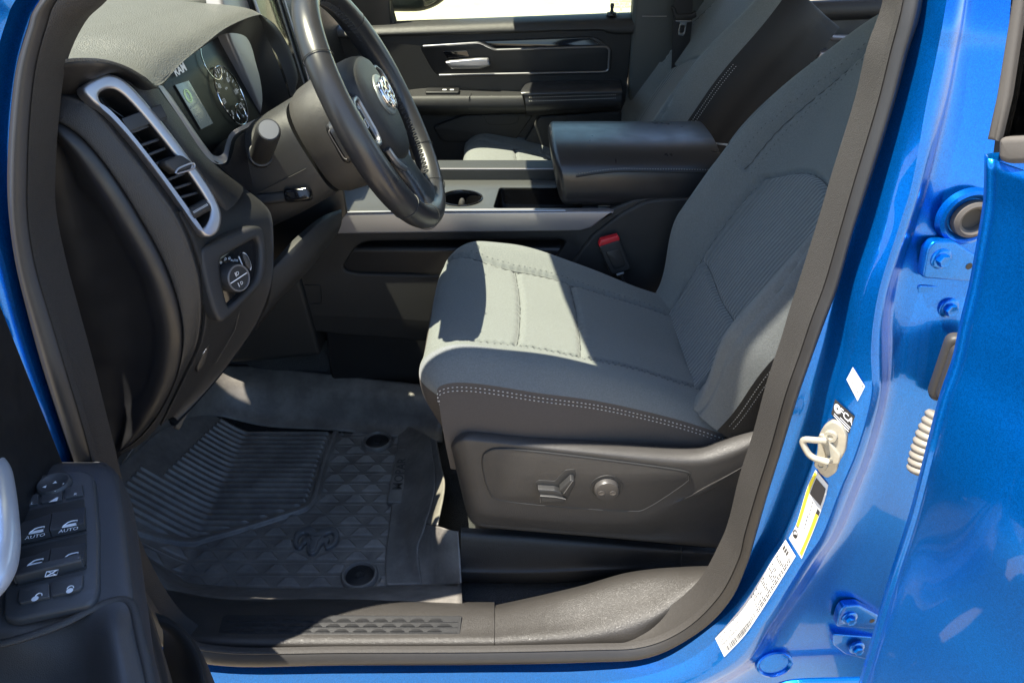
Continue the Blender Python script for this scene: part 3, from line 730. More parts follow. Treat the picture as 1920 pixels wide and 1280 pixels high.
def seat(name, label, yc, mir, root_loc, driver, dz=0.0):
    """mir=+1: outboard side is towards -Y (driver); -1 mirrored"""
    rt = thing(name, label, 'car seat', root_loc)
    # ---------------- cushion
    HW = .255
    n, k = 190, 170
    C, T, N, d = path_frame([(-.112, .165 + dz), (-.135, .215 + dz), (-.150, .268 + dz), (-.138, .312 + dz), (-.095, .330 + dz), (-.02, .322 + dz), (.08, .301 + dz), (.19, .270 + dz), (.30, .232 + dz), (.385, .200 + dz)], n)
    s = np.linspace(-1, 1, k)
    SS, XX = np.meshgrid(s, C[:, 0]); DD = np.repeat(d[:, None], k, 1)
    a = np.abs(SS)
    front = sstep(.10, .22, DD)                                # 0 on the nose, 1 on the top
    rear = sstep(.30, .58, DD)
    bol = .022 * np.exp(-((a - .80) / .17) ** 2) * front * (1 - .6 * rear)
    edge = -(.018 + .004 * rear) * np.clip((a - .82) / .18, 0, 1) ** 2.2       # roll down to the side seam
    dish = -.010 * np.exp(-(SS / .45) ** 2) * front
    crown = .006 * np.cos(SS * np.pi / 2) * (1 - front)
    h = bol + edge + dish + crown
    # seams: bolster lines that swing together at the front, two cross seams
    sb = .57 + .10 * (1 - sstep(.16, .30, DD))
    g = groove((a - sb) * HW) * sstep(.13, .17, DD)
    inside = (a < sb)
    for xs_ in (.018, .128):
        xq = XX + .010 * (SS / .57) ** 2 - xs_
        g = g + groove(xq) * inside
    sf = DD - (.145 + .03 * (a / .7) ** 2)
    h = h - .0075 * np.clip(g, 0, 1.1)
    h = h + .0016 * np.sin(SS * 9 + XX * 14) * np.sin(XX * 23 + 1) * front     # soft unevenness of foam
    h = h + .0011 * np.sin(XX * 2 * np.pi / .017 + 3 * np.sin(XX * 31 + 5 * np.sign(SS))) * np.exp(-((a - sb) * HW / .013) ** 2) * front
    h = h + .0009 * np.sin(SS * HW * 2 * np.pi / .021 + 2.2 * np.sin(SS * 17)) * (np.exp(-((XX - .018) / .012) ** 2) + np.exp(-((XX - .128) / .012) ** 2)) * inside
    wid = HW * (1 - .03 * (1 - sstep(0, .16, DD)) - .12 * rear)
    Y = yc + SS * wid * mir
    P = np.stack([np.repeat(C[:, 0:1], k, 1), Y, np.repeat(C[:, 2:3], k, 1)], 2) + N[:, None, :] * h[:, :, None]
    # tip of the nose rolls back at the outer corners
    corner = np.clip((a - .72) / .28, 0, 1) ** 2 * (1 - sstep(.02, .20, DD))
    P[:, :, 0] += corner * .055
    far = np.clip((SS - .45) / .55, 0, 1) ** 2.2 * (1 - sstep(.05, .33, DD))
    P[:, :, 0] += far * .075; P[:, :, 2] -= far * .020
    dk = (DD < .135 - .03 * np.clip(SS, 0, 1)).astype(int)
    m = MB(); m.grid(P, fm=dk); cush = m.build('cushion', [FAB, SIDECLOTH], rt, ang=80)
    ij = lambda sv: (sv + 1) / 2 * (k - 1)
    for sg in (-1, 1):
        seam_tube(P, [(i, ij(sg * sb[i, 0])) for i in range(int(np.searchsorted(d, .16)), n - 4, 4)], .0011, cush)
    top_i = int(np.searchsorted(d, .20))
    for xs_ in (.018, .128):
        L = []
        for sv in np.linspace(-.56, .56, 26):
            x = xs_ - .010 * (sv / .57) ** 2; L.append((top_i + np.interp(x, C[top_i:, 0], np.arange(n - top_i)), ij(sv)))
        seam_tube(P, L, .0009, cush)
    # side panels below the seam
    for sd_, j in ((-1, 0), (1, k - 1)):
        E = P[:, j]; rows = []
        i0 = 30
        for t in np.linspace(0, 1, 10):
            q = E[i0:].copy(); zb = np.interp(q[:, 0], [-.15, -.08, .05, .40], [.135, .125, .13, .12]) + dz
            q[:, 2] = E[i0:, 2] * (1 - t) + zb * t
            q[:, 1] += sd_ * mir * (.010 * math.sin(t * math.pi) - .012 * t)
            q[:, 0] += .020 * t * np.clip((-.05 - q[:, 0]) / .1, 0, 1)
            rows.append(q)
        m = MB(); m.grid(rows); sp = m.build('side_panel', SIDECLOTH, cush, ang=80, label=None)
        if sd_ == -1 or not driver:
            st = MB()
            for off in (.007, .014):
                q = E[i0 + 4:-2].copy(); q[:, 2] -= off; q[:, 1] += sd_ * mir * .0026
                L = cr(list(q), 150)
                for i in range(0, 148, 2):
                    st.tube([L[i], L[i] * .25 + L[i + 1] * .75], .0008, 5)
            st.build('stitching', THREAD, cush)
    # twin dark stitch lines along the bolster seam
    for sg in (-1, 1):
        st = MB()
        for dl in (.013, -.013):
            for i in range(int(n * .30), n - 8, 3):
                sv = sg * (sb[i, 0] + dl / HW * (1 if dl > 0 else .4)); j = int(np.clip((sv + 1) / 2 * (k - 1), 0, k - 1))
                p, q = P[i, j] + N[i] * .0004, P[i + 1, j] + N[i + 1] * .0004
                st.tube([p, p * .2 + q * .8], .0006, 4)
        st.build('seam_stitching', THREADD, cush)
    # front lip below the nose
    m = MB(); lip = [P[0] + np.array([0.012 * t, 0, -.045 * t]) for t in np.linspace(0, 1, 4)]; m.grid(lip); m.build('front_skirt', SIDECLOTH, cush)
    # ---------------- backrest
    n2, k2 = 200, 150
    lean = R(29)
    base = np.array([.330, .215]); up = np.array([math.sin(lean), math.cos(lean)])
    pp = [base + up * t + np.array([.008 * math.sin(t / .62 * math.pi), 0]) for t in np.linspace(0, .62, 7)] + [base + up * .665 + np.array([.010, 0]), base + up * .680 + np.array([.045, -.012])]
    C, T, N, d = path_frame([tuple(q) for q in pp], n2)
    tt = d / d[-1]
    w = np.interp(tt, [0, .08, .22, .38, .52, .60, .70, .80, .90, .96, 1], [.232, .242, .255, .264, .266, .264, .262, .250, .225, .190, .13])
    kern = np.ones(15) / 15; wp = np.pad(w, 7, mode='edge'); w = np.convolve(wp, kern, 'valid')
    s = np.linspace(-1, 1, k2); SS, TT = np.meshgrid(s, tt); a = np.abs(SS); DD = np.repeat(d[:, None], k2, 1)
    W = np.repeat(w[:, None], k2, 1)
    bol_t = (.35 + .65 * sstep(.0, .24, TT)) * (1 - sstep(.48, 1.02, TT))
    bol = .088 * np.exp(-((a - .86) / .21) ** 2) * bol_t
    edge = -.030 * np.clip((a - .84) / .16, 0, 1) ** 2.3
    lumb = .014 * np.cos(SS * np.pi / 2) * np.exp(-((TT - .30) / .2) ** 2)
    h = bol + edge + lumb
    si = .60 - .04 * sstep(.3, .6, TT)                          # insert half width (fraction)
    arch = .545 - .10 * (a / .60) ** 2.2                        # top of the ribbed insert
    ins = (a < si) & (TT < arch)
    g = groove((a - si) * W) * (TT < arch + .01) + groove((TT - arch) * d[-1]) * (a < si + .02)
    # upper panel seam and bolster top seam
    su = .70 - .10 * sstep(.55, .95, TT)
    g = g + groove((a - su) * W) * (TT > .44) * (TT < .90) + groove((TT - .90 + .04 * (a / .6) ** 2) * d[-1]) * (a < su)
    g = g + groove((TT - .17 - .02 * a) * d[-1], .005) * (a < si) * .8
    g = g + .8 * groove((a - .90 + .05 * sstep(.3, .55, TT)) * W, .0025) * (TT < .62)
    h = h - .0075 * np.clip(g, 0, 1.1) * 1.25 + .005 * ins * 1.0
    h = h + .0011 * np.sin(DD * 2 * np.pi / .019 + 3 * np.sin(DD * 27 + 4 * np.sign(SS))) * (np.exp(-((a - si) * W / .012) ** 2) * (TT < arch) + np.exp(-((a - su) * W / .012) ** 2) * (TT > .44))
    Y = yc + SS * W * mir
    Y = Y - .018 * np.clip((-SS - .55) / .45, 0, 1) * bol_t * mir
    P = np.stack([np.repeat(C[:, 0:1], k2, 1), Y, np.repeat(C[:, 2:3], k2, 1)], 2) + N[:, None, :] * h[:, :, None]
    fm = (ins[:-1, :-1] & ins[1:, 1:]).astype(int)
    m = MB(); m.grid(P, fm=fm); bk = m.build('backrest', [FAB, RIBFAB], rt, ang=80)
    jj_ = lambda sv: (sv + 1) / 2 * (k2 - 1)
    rowf = lambda tv: np.interp(tv, tt, np.arange(n2))
    for sg in (-1, 1):
        seam_tube(P, [(rowf(t), jj_(sg * (.60 - .04 * float(sstep(.3, .6, t))))) for t in np.linspace(.02, .455, 34)], .0010, bk)
        seam_tube(P, [(rowf(t), jj_(sg * (.70 - .10 * float(sstep(.55, .95, t))))) for t in np.linspace(.44, .90, 34)], .0010, bk)
    seam_tube(P, [(rowf(.545 - .10 * (abs(sv) / .60) ** 2.2), jj_(sv)) for sv in np.linspace(-.56, .56, 40)], .0010, bk)
    seam_tube(P, [(rowf(.17 + .02 * abs(sv)), jj_(sv)) for sv in np.linspace(-.58, .58, 24)], .0008, bk)
    for sg in (-1, 1):                                          # stitch lines of the upper panel
      for dl in (-.012, .012):
        st = MB()
        for i in range(int(n2 * .44), int(n2 * .90), 3):
            if True:
                sv = sg * (su[i, 0] + dl / w[i]); j = int(np.clip((sv + 1) / 2 * (k2 - 1), 0, k2 - 1))
                p, q = P[i, j] + N[i] * .0004, P[i + 1, j] + N[i + 1] * .0004
                st.tube([p, p * .2 + q * .8], .0006, 4)
        st.build('seam_stitching', THREADD, bk)
    # vinyl sides and back shell
    for sd_, j in ((-1, 0), (1, k2 - 1)):
        E = P[:, j]; rows = []
        for t in np.linspace(0, 1, 12):
            q = E - N * (.165 * t) ; q = q + np.array([0, sd_ * mir, 0]) * (.010 * math.sin(min(1, t * 1.5) * math.pi) - .012 * t * t)
            rows.append(q)
        gseam = np.array(rows)
        m = MB(); m.grid(gseam); m.build('backrest_side', VINYL, bk, ang=80)
        if (sd_ * mir < 0):
            st = MB()
            for off in (.008, .016):
                q = E[6:int(n2 * .62)] - N[6:int(n2 * .62)] * off + np.array([0, sd_ * mir * (.0030 + off * .2), 0]); L = cr(list(q), 150)
                for i in range(0, 148, 2): st.tube([L[i], L[i] * .3 + L[i + 1] * .7], .0009, 5)
            st.build('stitching', THREADD if driver else THREAD, bk)
    bs = P[:, ::6] - N[:, None, :] * (h[:, ::6] + .16 - 0 * h[:, ::6])[:, :, None]
    m = MB(); m.grid(bs); m.build('back_shell', VINYL, bk)
    bot = MB(); bot.grid([P[0] + (-N[0]) * x for x in (0, .05, .10)]); bot.build('backrest_foot', VINYL, bk)
    # headrest
    hc = np.array([.665, .892])
    hp = [(hc[0] - .045, hc[1] - .075), (hc[0] - .055, hc[1] - .02), (hc[0] - .02, hc[1] + .07), (hc[0] + .02, hc[1] + .08)]
    m = MB(); G = []
    for f in np.linspace(-1, 1, 25):
        r_ = (1 - abs(f) ** 4) ** .25 if abs(f) < 1 else 0
        ring = []
        for t in np.linspace(0, 2 * np.pi, 28, endpoint=False):
            c_, s_ = math.cos(t), math.sin(t)
            ex = math.copysign(abs(c_) ** .6, c_) * .045 * max(r_, .02); ez_ = math.copysign(abs(s_) ** .6, s_) * .092 * max(r_, .02)
            ring.append((hc[0] + ex * math.cos(lean) + ez_ * math.sin(lean), yc + f * .125, hc[1] + ez_ * math.cos(lean) - ex * math.sin(lean)))
        G.append(ring)
    m.grid(G, cv=True); hr = m.build('headrest', FAB, rt, ang=80)
    for dy in (-.06, .06):
        m = MB(); b0 = base + up * .60; m.tube([(b0[0] + .03, yc + dy, b0[1]), (hc[0], yc + dy, hc[1] - .03)], .007, 10); m.build('headrest_post', CHROME, hr)
    # seat base under the cushion
    m = MB(); m.box(Frame((.12, yc, .05), (1, 0, 0), (0, 0, 1)), -.19, .26, -.20, .09, -.19, .19, .01); m.build('seat_base', BLACK, rt)
    return rt, cush, bk

ds, dcush, dback = seat('driver_seat', 'grey cloth driver seat in the foreground with power switches on its side', .537, 1, (.12, .545, -.17), True)
ps, pcush, pback = seat('passenger_seat', 'grey cloth front passenger seat beyond the centre console', 1.50, -1, (.12, 1.50, -.17), False, -.055)

# ---- driver seat side valance with the power switches
VF = FY(.262)
outl = rc(VF.pxs([(846, 818), (868, 806), (905, 806), (1120, 828), (1290, 842), (1350, 826), (1426, 796), (1434, 830), (1415, 905), (1368, 1026), (1210, 1018), (1030, 1000), (900, 988), (880, 972), (862, 925)]),
          [.012, .01, .02, .02, .04, .04, .002, .002, .002, .01, .02, .02, .02, .02, .02])
vrows = [
 [(856, 822, .325), (858, 816, .325), (872, 803, .325), (905, 800, .325), (1120, 822, .325), (1290, 836, .325), (1350, 822, .325), (1434, 785, .325)],
 [(848, 826, .300), (850, 820, .290), (869, 807, .287), (905, 806, .287), (1120, 829, .287), (1290, 842, .287), (1352, 828, .287), (1434, 795, .287)],
 [(846, 838, .300), (848, 833, .275), (867, 822, .262), (905, 823, .262), (1120, 846, .262), (1290, 862, .262), (1365, 848, .262), (1434, 816, .262)],
 [(848, 852, .300), (852, 850, .272), (872, 840, .258), (910, 841, .258), (1120, 863, .258), (1290, 884, .258), (1372, 868, .258), (1434, 834, .258)],
 [(860, 900, .300), (866, 902, .272), (888, 905, .258), (930, 912, .258), (1120, 925, .258), (1290, 930, .258), (1360, 900, .258), (1434, 846, .258)],
 [(872, 950, .300), (877, 953, .272), (898, 956, .258), (940, 962, .258), (1120, 974, .258), (1220, 966, .257), (1330, 908, .257), (1434, 854, .257)],
 [(876, 962, .300), (881, 966, .275), (901, 968, .263), (940, 974, .263), (1120, 987, .263), (1226, 980, .263), (1336, 926, .263), (1434, 872, .264)],
 [(879, 968, .300), (884, 975, .278), (903, 980, .271), (940, 984, .271), (1120, 998, .271), (1232, 1000, .274), (1340, 985, .276), (1424, 970, .278)],
 [(882, 972, .300), (888, 981, .282), (904, 987, .276), (940, 991, .276), (1120, 1006, .276), (1235, 1016, .276), (1340, 1024, .276), (1412, 1028, .276)],
 [(886, 972, .315), (890, 980, .312), (904, 985, .312), (940, 989, .312), (1120, 1004, .312), (1235, 1014, .312), (1340, 1022, .312), (1412, 1026, .312)]]
A = np.array([cr([PY(*q) for q in r_], 70) for r_ in vrows])
m = MB(); m.grid(np.array([crk(list(A[:, j]), 5) for j in range(70)]))
val = m.build('side_valance', GRAY, ds, ang=0, label='charcoal plastic valance carrying two power switches')
VF = FY(.2565)
# inset panel: thin dark groove around a slightly proud plate
ip = [(905, 858), (915, 846), (945, 841), (1060, 852), (1270, 880), (1290, 892), (1284, 905), (1215, 950), (1180, 957), (1060, 950), (940, 937), (918, 920), (908, 890)]
ipl = cr([VF.px(*q) for q in ip], 90, True)
m = MB(); m.plate(VF.off(.0012), [list(ipl)], .003, .0012); m.build('switch_panel', GRAY, val)
m = MB(); m.tube([VF.p(q[0], q[1], .0004) for q in cr([VF.px(*q) for q in ip], 110, True)], .0014, 6, closed=True); m.build('panel_groove', INK, val)
SWF = VF.off(.0012)
m = MB(); m.plate(SWF.off(.0006), [rc(SWF.pxs([(1004, 905), (1010, 899), (1040, 901), (1060, 880), (1078, 879), (1080, 892), (1060, 928), (1010, 924)]), .003)], .002, .0005); m.build('switch_well', INK, val)
m = MB(); m.plate(SWF.off(.016), [rc(SWF.pxs([(1012, 917), (1040, 919), (1060, 923), (1057, 932), (1013, 930)]), .002)], .016, .002)
m.plate(SWF.off(.012), [rc(SWF.pxs([(1008, 908), (1040, 910), (1062, 918), (1060, 924), (1010, 920)]), .002)], .012, .002)
m.build('seat_switch', SOFTD, val, label='L-shaped sliding seat switch')
m = MB(); m.plate(SWF.off(.015), [rc(SWF.pxs([(1048, 908), (1069, 888), (1076, 890), (1077, 897), (1062, 927), (1054, 915)]), .002)], .014, .002); m.build('recliner_switch', SOFTD, val)
m = MB(); m.tube([SWF.p(*SWF.px(u, v), .016) for u, v in [(1013, 929), (1012, 917), (1040, 919), (1060, 923)]], .0005, 5); m.tube([SWF.p(*SWF.px(u, v), .0152) for u, v in [(1056, 913), (1073, 889)]], .0005, 5); m.build('switch_edge', material('pale_edge', (.12, .115, .11), rough=.5), val)  # thin paler lines along the switch edges
kx, ky = SWF.px(1137, 914)
m = MB(); m.disc(SWF, kx, ky, [(.028, -.001), (.0275, .0012), (.0245, .0012), (.0235, -.002), (.0205, -.002)], 40); m.build('knob_ring', SOFTD, val)
m = MB(); m.disc(SWF, kx, ky, [(.0205, -.003), (.0205, .008), (.0190, .0105), (.015, .0112), (0, .0116)], 40)
kb = m.build('lumbar_knob', material('dull_grey_plastic', (.045, .042, .040), rough=.38), val)
m = MB()
for dx in (-.0095, .0095): m.disc(SWF, kx + dx, ky - .001, [(.0055, .0119), (.0050, .0124), (.0035, .0121), (0, .0121)], 16, sy=.8)
m.build('thumb_dimple', material('dimple_grey', (.085, .075, .065), rough=.4), kb)
# lower trim that covers the seat rail
m = MB(); rows = [
 [(864, 988, .318), (1000, 997, .318), (1210, 1016, .318), (1385, 1032, .318)],
 [(864, 1008, .300), (1000, 1016, .300), (1200, 1030, .302), (1385, 1040, .308)],
 [(864, 1060, .292), (1000, 1062, .292), (1150, 1058, .296), (1300, 1052, .305), (1385, 1050, .308)],
 [(864, 1074, .286), (1000, 1075, .286), (1120, 1070, .290), (1250, 1066, .300), (1385, 1064, .304)],
 [(864, 1089, .292), (1000, 1090, .292), (1090, 1087, .295), (1180, 1076, .300), (1280, 1068, .304), (1385, 1068, .306)],
 [(864, 1092, .320), (1000, 1093, .320), (1090, 1090, .320), (1180, 1080, .32), (1280, 1072, .32), (1385, 1072, .32)]]
A = np.array([cr([PY(*q) for q in r_], 50) for r_ in rows])
m.grid(np.array([crk(list(A[:, j]), 6) for j in range(50)])); m.build('rail_cover', SOFT, ds, label='long black cover over the seat rail')
m = MB(); m.tube([PY(1277, 1024, .300), PY(1277, 1064, .3)], .0008, 5); m.build('cover_joint', INK, ds)
# belt buckle on its stalk
BFm = Frame(PY(1150, 490, .822), (1, .05, -.0), (-.15, .12, 1)); BFm = BFm if np.dot(BFm.n, CAM - BFm.o) > 0 else BFm
m = MB(); m.plate(BFm.off(.010), [rc(BFm.pxs([(1121, 460), (1161, 447), (1182, 500), (1178, 505), (1148, 513), (1143, 510)]), .006)], .024, .004, 4, back=True)
bc = m.build('belt_buckle', SOFTD, ds, label='black belt buckle with a red release button')
m = MB(); m.plate(BFm.off(.012), [rc(BFm.pxs([(1134, 470), (1160, 462), (1172, 495), (1150, 502)]), .005)], .004, .0015); m.build('buckle_pad', BLACK, bc)
m = MB(); m.plate(BFm.off(.008), [rc(BFm.pxs([(1122, 457), (1126, 448), (1158, 439), (1161, 446), (1160, 450), (1123, 462)]), .002)], .018, .0025, back=True); m.build('release_button', RED, bc)
m = MB(); m.tube([PY(u, v, .835) for u, v in [(1158, 505), (1168, 525), (1184, 560)]], .015, 10, sq=(1, .25)); m.build('buckle_stalk', WEB, bc)
m = MB(); m.plate(BFm.off(.008), [rc(BFm.pxs([(1154, 511), (1168, 507), (1169, 511), (1156, 515)]), .001)], .004, .001); m.build('stalk_clip', WHITEDIM, bc)
# ------------------------------------------------------------------ rubber floor mat
mat_t = thing('floor_mat', 'black ribbed rubber floor mat with a ram head emblem in the driver footwell', 'floor mat', (-.42, .5, -.178))
ZF = -.172
def mat_base(x, y):
    z = np.full_like(x, ZF)
    r_ = np.clip(-.640 - x, 0, None); return z + .95 * r_ * r_ / (r_ + .025)
def ws_(v): return np.clip(v, 0, 1)
# the dividing bar, given by picture points laid on the floor / ramp
def on_mat(u, v):
    z = ZF
    for _ in range(25):
        p = PZ(u, v, z); z = .5 * z + .5 * float(mat_base(np.array([p[0]]), np.array([p[1]]))[0])
    return PZ(u, v, z)
bar = cr([on_mat(*q) for q in [(632, 806), (618, 842), (606, 878), (596, 915), (588, 940), (570, 955), (520, 972), (450, 994), (400, 1008), (350, 1018), (300, 1010), (255, 996)]], 120)[:, :2]
edge_in = cr([on_mat(*q) for q in [(215, 985), (255, 1012), (275, 1045), (330, 1082), (365, 1098), (520, 1107), (700, 1103), (724, 1090), (722, 1055), (728, 1000), (738, 920), (745, 850), (748, 815)]], 200)[:, :2]
gx = np.linspace(-.86, -.235, 420); gy = np.linspace(.26, .80, 380)
X, Yg = np.meshgrid(gx, gy, indexing='ij')
def dist_poly(X, Y, L):
    dm = np.full(X.shape, 1e9); sd = np.zeros(X.shape)
    for i in range(len(L) - 1):
        a, b = L[i], L[i + 1]; ab = b - a; l2 = ab @ ab + 1e-12
        t = np.clip(((X - a[0]) * ab[0] + (Y - a[1]) * ab[1]) / l2, 0, 1)
        qx, qy = a[0] + t * ab[0], a[1] + t * ab[1]; dd = np.hypot(X - qx, Y - qy)
        cr_ = ab[0] * (Y - a[1]) - ab[1] * (X - a[0]); k = dd < dm
        dm[k] = dd[k]; sd[k] = np.sign(cr_)[k]
    return dm, sd
db, sb_ = dist_poly(X, Yg, bar)
ribside = sb_ < 0                                     # refined just below by a sample on the rib side
pr = on_mat(480, 900); i_, j_ = np.argmin(abs(gx - pr[0])), np.argmin(abs(gy - pr[1])); ribside = sb_ == sb_[i_, j_]
Z = mat_base(X, Yg)
# ribs follow Y; height by a rounded stripe
per = .0166
ph = (Yg - .505) / per
st_ = np.abs(ph - np.round(ph)) * per
rib = sstep(.0042, .0020, st_)
lx = -.735 + (Yg - .53) * .10
rib = rib * ribside * sstep(.014, .020, db) * (X > -.80 + .12 * (Yg - .3))
flat_l = (X < lx) & (Yg > .60)
rib = rib * ~((X < -.745 + .16 * (Yg - .5)) & (Yg > .525))
Z = Z + .0070 * rib
Z = Z + .0085 * sstep(.0085, .004, db)
# trapezoids
ry = .0330; rxp = .0600
row = np.floor((Yg - .30) / ry); fy = (Yg - .30) / ry - row
fx = ((X + .7) / rxp + .5 * (row % 2)); fx = np.abs(fx - np.floor(fx) - .5) * 2          # 0 at centre .. 1 at cell edge
half = .74 - .48 * np.clip((fy - .18) / .46, 0, 1)
tr = sstep(half + .04, half - .04, fx) * sstep(.14, .18, fy) * sstep(.68, .62, fy)
slope = np.clip((fy - .16) / .46, 0, 1)
tz = tr * (.0018 + .0056 * slope)
line = sstep(.05, .02, np.abs(fy - .88)) * .0014
tz = tz + line
wear = np.random.RandomState(2).rand(*X.shape) * .00015
right = ~ribside & (db > .012)
Z = Z + tz * right + wear
# edge: the tray floor stops at the raised border
de, se = dist_poly(X, Yg, edge_in); pi = on_mat(500, 1040); i_, j_ = np.argmin(abs(gx - pi[0])), np.argmin(abs(gy - pi[1])); inside = se == se[i_, j_]
back = Yg < .775
keep = (inside | (de < .004)) & back
keepf = keep[:-1, :-1] & keep[1:, 1:] & keep[1:, :-1] & keep[:-1, 1:]
# flat bosses for the two plugs and the emblem
plugs = [on_mat(708, 830), on_mat(675, 1082)]
emb = on_mat(592, 1018)
for p, r_ in ((plugs[0], .036), (plugs[1], .038)):
    q = np.hypot(X - p[0], Yg - p[1]); k = sstep(r_ + .006, r_, q); Z = Z * (1 - k) + (ZF + .0008) * k
q = np.hypot((X - emb[0]) / 1.3, (Yg - emb[1])); k = sstep(.040, .034, q); Z = Z * (1 - k) + (ZF + .001) * k
idx = -np.ones(X.shape, int); use = np.zeros(X.shape, bool)
use[:-1, :-1] |= keepf; use[1:, 1:] |= keepf; use[1:, :-1] |= keepf; use[:-1, 1:] |= keepf
idx[use] = np.arange(use.sum())
ii, jj = np.where(keepf)
m = MB(); m.v = [tuple(q) for q in np.stack([X[use], Yg[use], Z[use]], 1)]
m.f = [(idx[a, b], idx[a + 1, b], idx[a + 1, b + 1], idx[a, b + 1]) for a, b in zip(ii, jj)]; m.m = [0] * len(m.f)
m.build('mat_floor', MATR, mat_t, ang=0, nofix=True)
# near border: rises and folds over the sill
inn = [(215, 985), (255, 1012), (275, 1045), (330, 1082), (365, 1098), (520, 1107), (700, 1103), (790, 1098), (865, 1092)]
outr = [(225, 1020), (262, 1040), (290, 1082), (332, 1122), (380, 1137), (520, 1142), (700, 1140), (790, 1139), (867, 1137)]
Ai = cr([on_mat(*q) + np.array([0, 0, .002]) for q in inn[:-2]] + [PZ(790, 1098, -.160), PZ(865, 1092, -.150)], 70)
zo = [-.03, -.06, -.085, -.10, -.105, -.105, -.105, -.105, -.105]
Ao = cr([PZ(u, v, z + .003) for (u, v), z in zip(outr, zo)], 70)
m = MB(); rows = []
for i in range(70):
    a, b = Ai[i], Ao[i]; mid1 = a * .75 + b * .25 + np.array([0, 0, .006]); mid2 = a * .3 + b * .7 + np.array([0, 0, .010])
    rows.append(crk([a, mid1, mid2, b, b + np.array([0, -.003, -.010])], 5))
m.grid(rows); m.build('mat_border', MATR, mat_t, solid=.003)
# right hand wall and the kicked-up corner flange
def loft_z(rows, nu, per):
    A = np.array([cr([PZ(*q) for q in r_], nu) for r_ in rows]); return np.array([crk(list(A[:, j]), per) for j in range(nu)])
rows = [
 [(748, 800, -.170), (745, 850, -.168), (738, 920, -.168), (728, 1000, -.168), (722, 1055, -.168), (724, 1098, -.166)],
 [(765, 800, -.160), (764, 850, -.158), (760, 920, -.160), (748, 1000, -.165), (744, 1055, -.166), (752, 1098, -.165)],
 [(790, 810, -.13), (792, 858, -.125), (795, 920, -.128), (775, 990, -.145), (766, 1045, -.160), (778, 1097, -.163)],
 [(808, 820, -.10), (815, 862, -.095), (818, 915, -.092), (800, 985, -.104), (785, 1030, -.142), (792, 1097, -.160)],
 [(819, 825, -.075), (827, 868, -.068), (835, 912, -.060), (822, 985, -.060)]]
m = MB(); m.grid(loft_z(rows[:4], 60, 6)); m.build('mat_side_wall', MATR, mat_t, solid=.003)
m = MB(); m.grid(loft_z([[q for q in rows[3][:4]], rows[4]], 40, 6)); m.build('mat_side_wall', MATR, mat_t, solid=.003)
rows = [
 [(800, 984, -.104), (822, 986, -.060), (842, 992, -.050), (861, 996, -.045)],
 [(785, 1022, -.140), (808, 1020, -.108), (836, 1020, -.076), (862, 1022, -.060)],
 [(782, 1056, -.158), (806, 1055, -.140), (838, 1054, -.104), (864, 1054, -.085)],
 [(791, 1098, -.161), (815, 1097, -.154), (842, 1095, -.132), (866, 1092, -.108)]]
G = loft_z(rows, 40, 12)
for i in range(6, 32):
    for j in range(2, 30): G[i, j, 2] += .0013 * math.sin(i * .9 + j * .7) * math.sin(j * .6 - i * .4) * math.sin((i - 6) / 26 * math.pi)
m = MB(); m.grid(G); m.build('mat_corner', MATR, mat_t, solid=.003)
# rear wall of the tray, smooth
rows = [
 [(225, 870, -.02), (310, 800, -.06), (395, 780, -.115), (500, 800, -.165), (630, 808, -.170), (760, 822, -.170), (830, 830, -.16)],
 [(240, 850, .0), (330, 770, -.03), (400, 752, -.09), (500, 775, -.145), (630, 782, -.155), (760, 795, -.155), (830, 805, -.15)],
 [(280, 790, .03), (350, 735, .0), (400, 715, -.05), (500, 725, -.095), (640, 735, -.10), (780, 755, -.105), (840, 765, -.11)],
 [(300, 760, .04), (360, 700, .015), (400, 690, -.03), (480, 686, -.07), (640, 705, -.078), (790, 722, -.085), (850, 735, -.09)]]
A = np.array([cr([PZ(*q) for q in r_], 60) for r_ in rows])
m = MB(); m.grid(np.array([crk(list(A[:, j]), 6) for j in range(60)])); m.build('mat_rear_wall', MATR, mat_t, solid=.003)
# plugs
for p in plugs:
    PFm = Frame(p + np.array([0, 0, .002]), (1, 0, 0), (0, 1, 0))
    m = MB(); m.disc(PFm, 0, 0, [(.036, -.002), (.0355, .006), (.0335, .009), (.0300, .009), (.0280, .006), (.0270, .002), (.024, .0015), (.0, .0015)], 44)
    pg = m.build('mat_fastener', MATR, mat_t)
    m = MB(); m.disc(PFm, 0, 0, [(.0275, .0022), (.026, .0034), (.0, .0036)], 40); m.disc(PFm, 0, 0, [(.009, .0036), (.008, .005), (.006, .0045), (.0025, .0045), (.002, .0055), (0, .0057)], 24); m.build('fastener_cap', BLACK, pg)
# raised maker's lettering along the right side
q0, q1, q2 = PZ(742, 935, -.164), PZ(757, 850, -.164), PZ(770, 900, -.164)
LF = Frame((q0 + q1) / 2, q1 - q0, np.cross((0, 0, 1), q1 - q0))
m = MB(); ll = np.linalg.norm(q1 - q0); m.box(LF, -ll * .60, ll * .58, -.016, .018, -.004, .006, .003); lp = m.build('mat_nameplate', MATR, mat_t)
m = MB(); m.text(LF, 'MOPAR', 0, 0, .030, h=.0068, sx=1.05, bold=.015); m.build('lettering', material('worn_rubber_edge', (.06, .058, .056), rough=.6), lp)
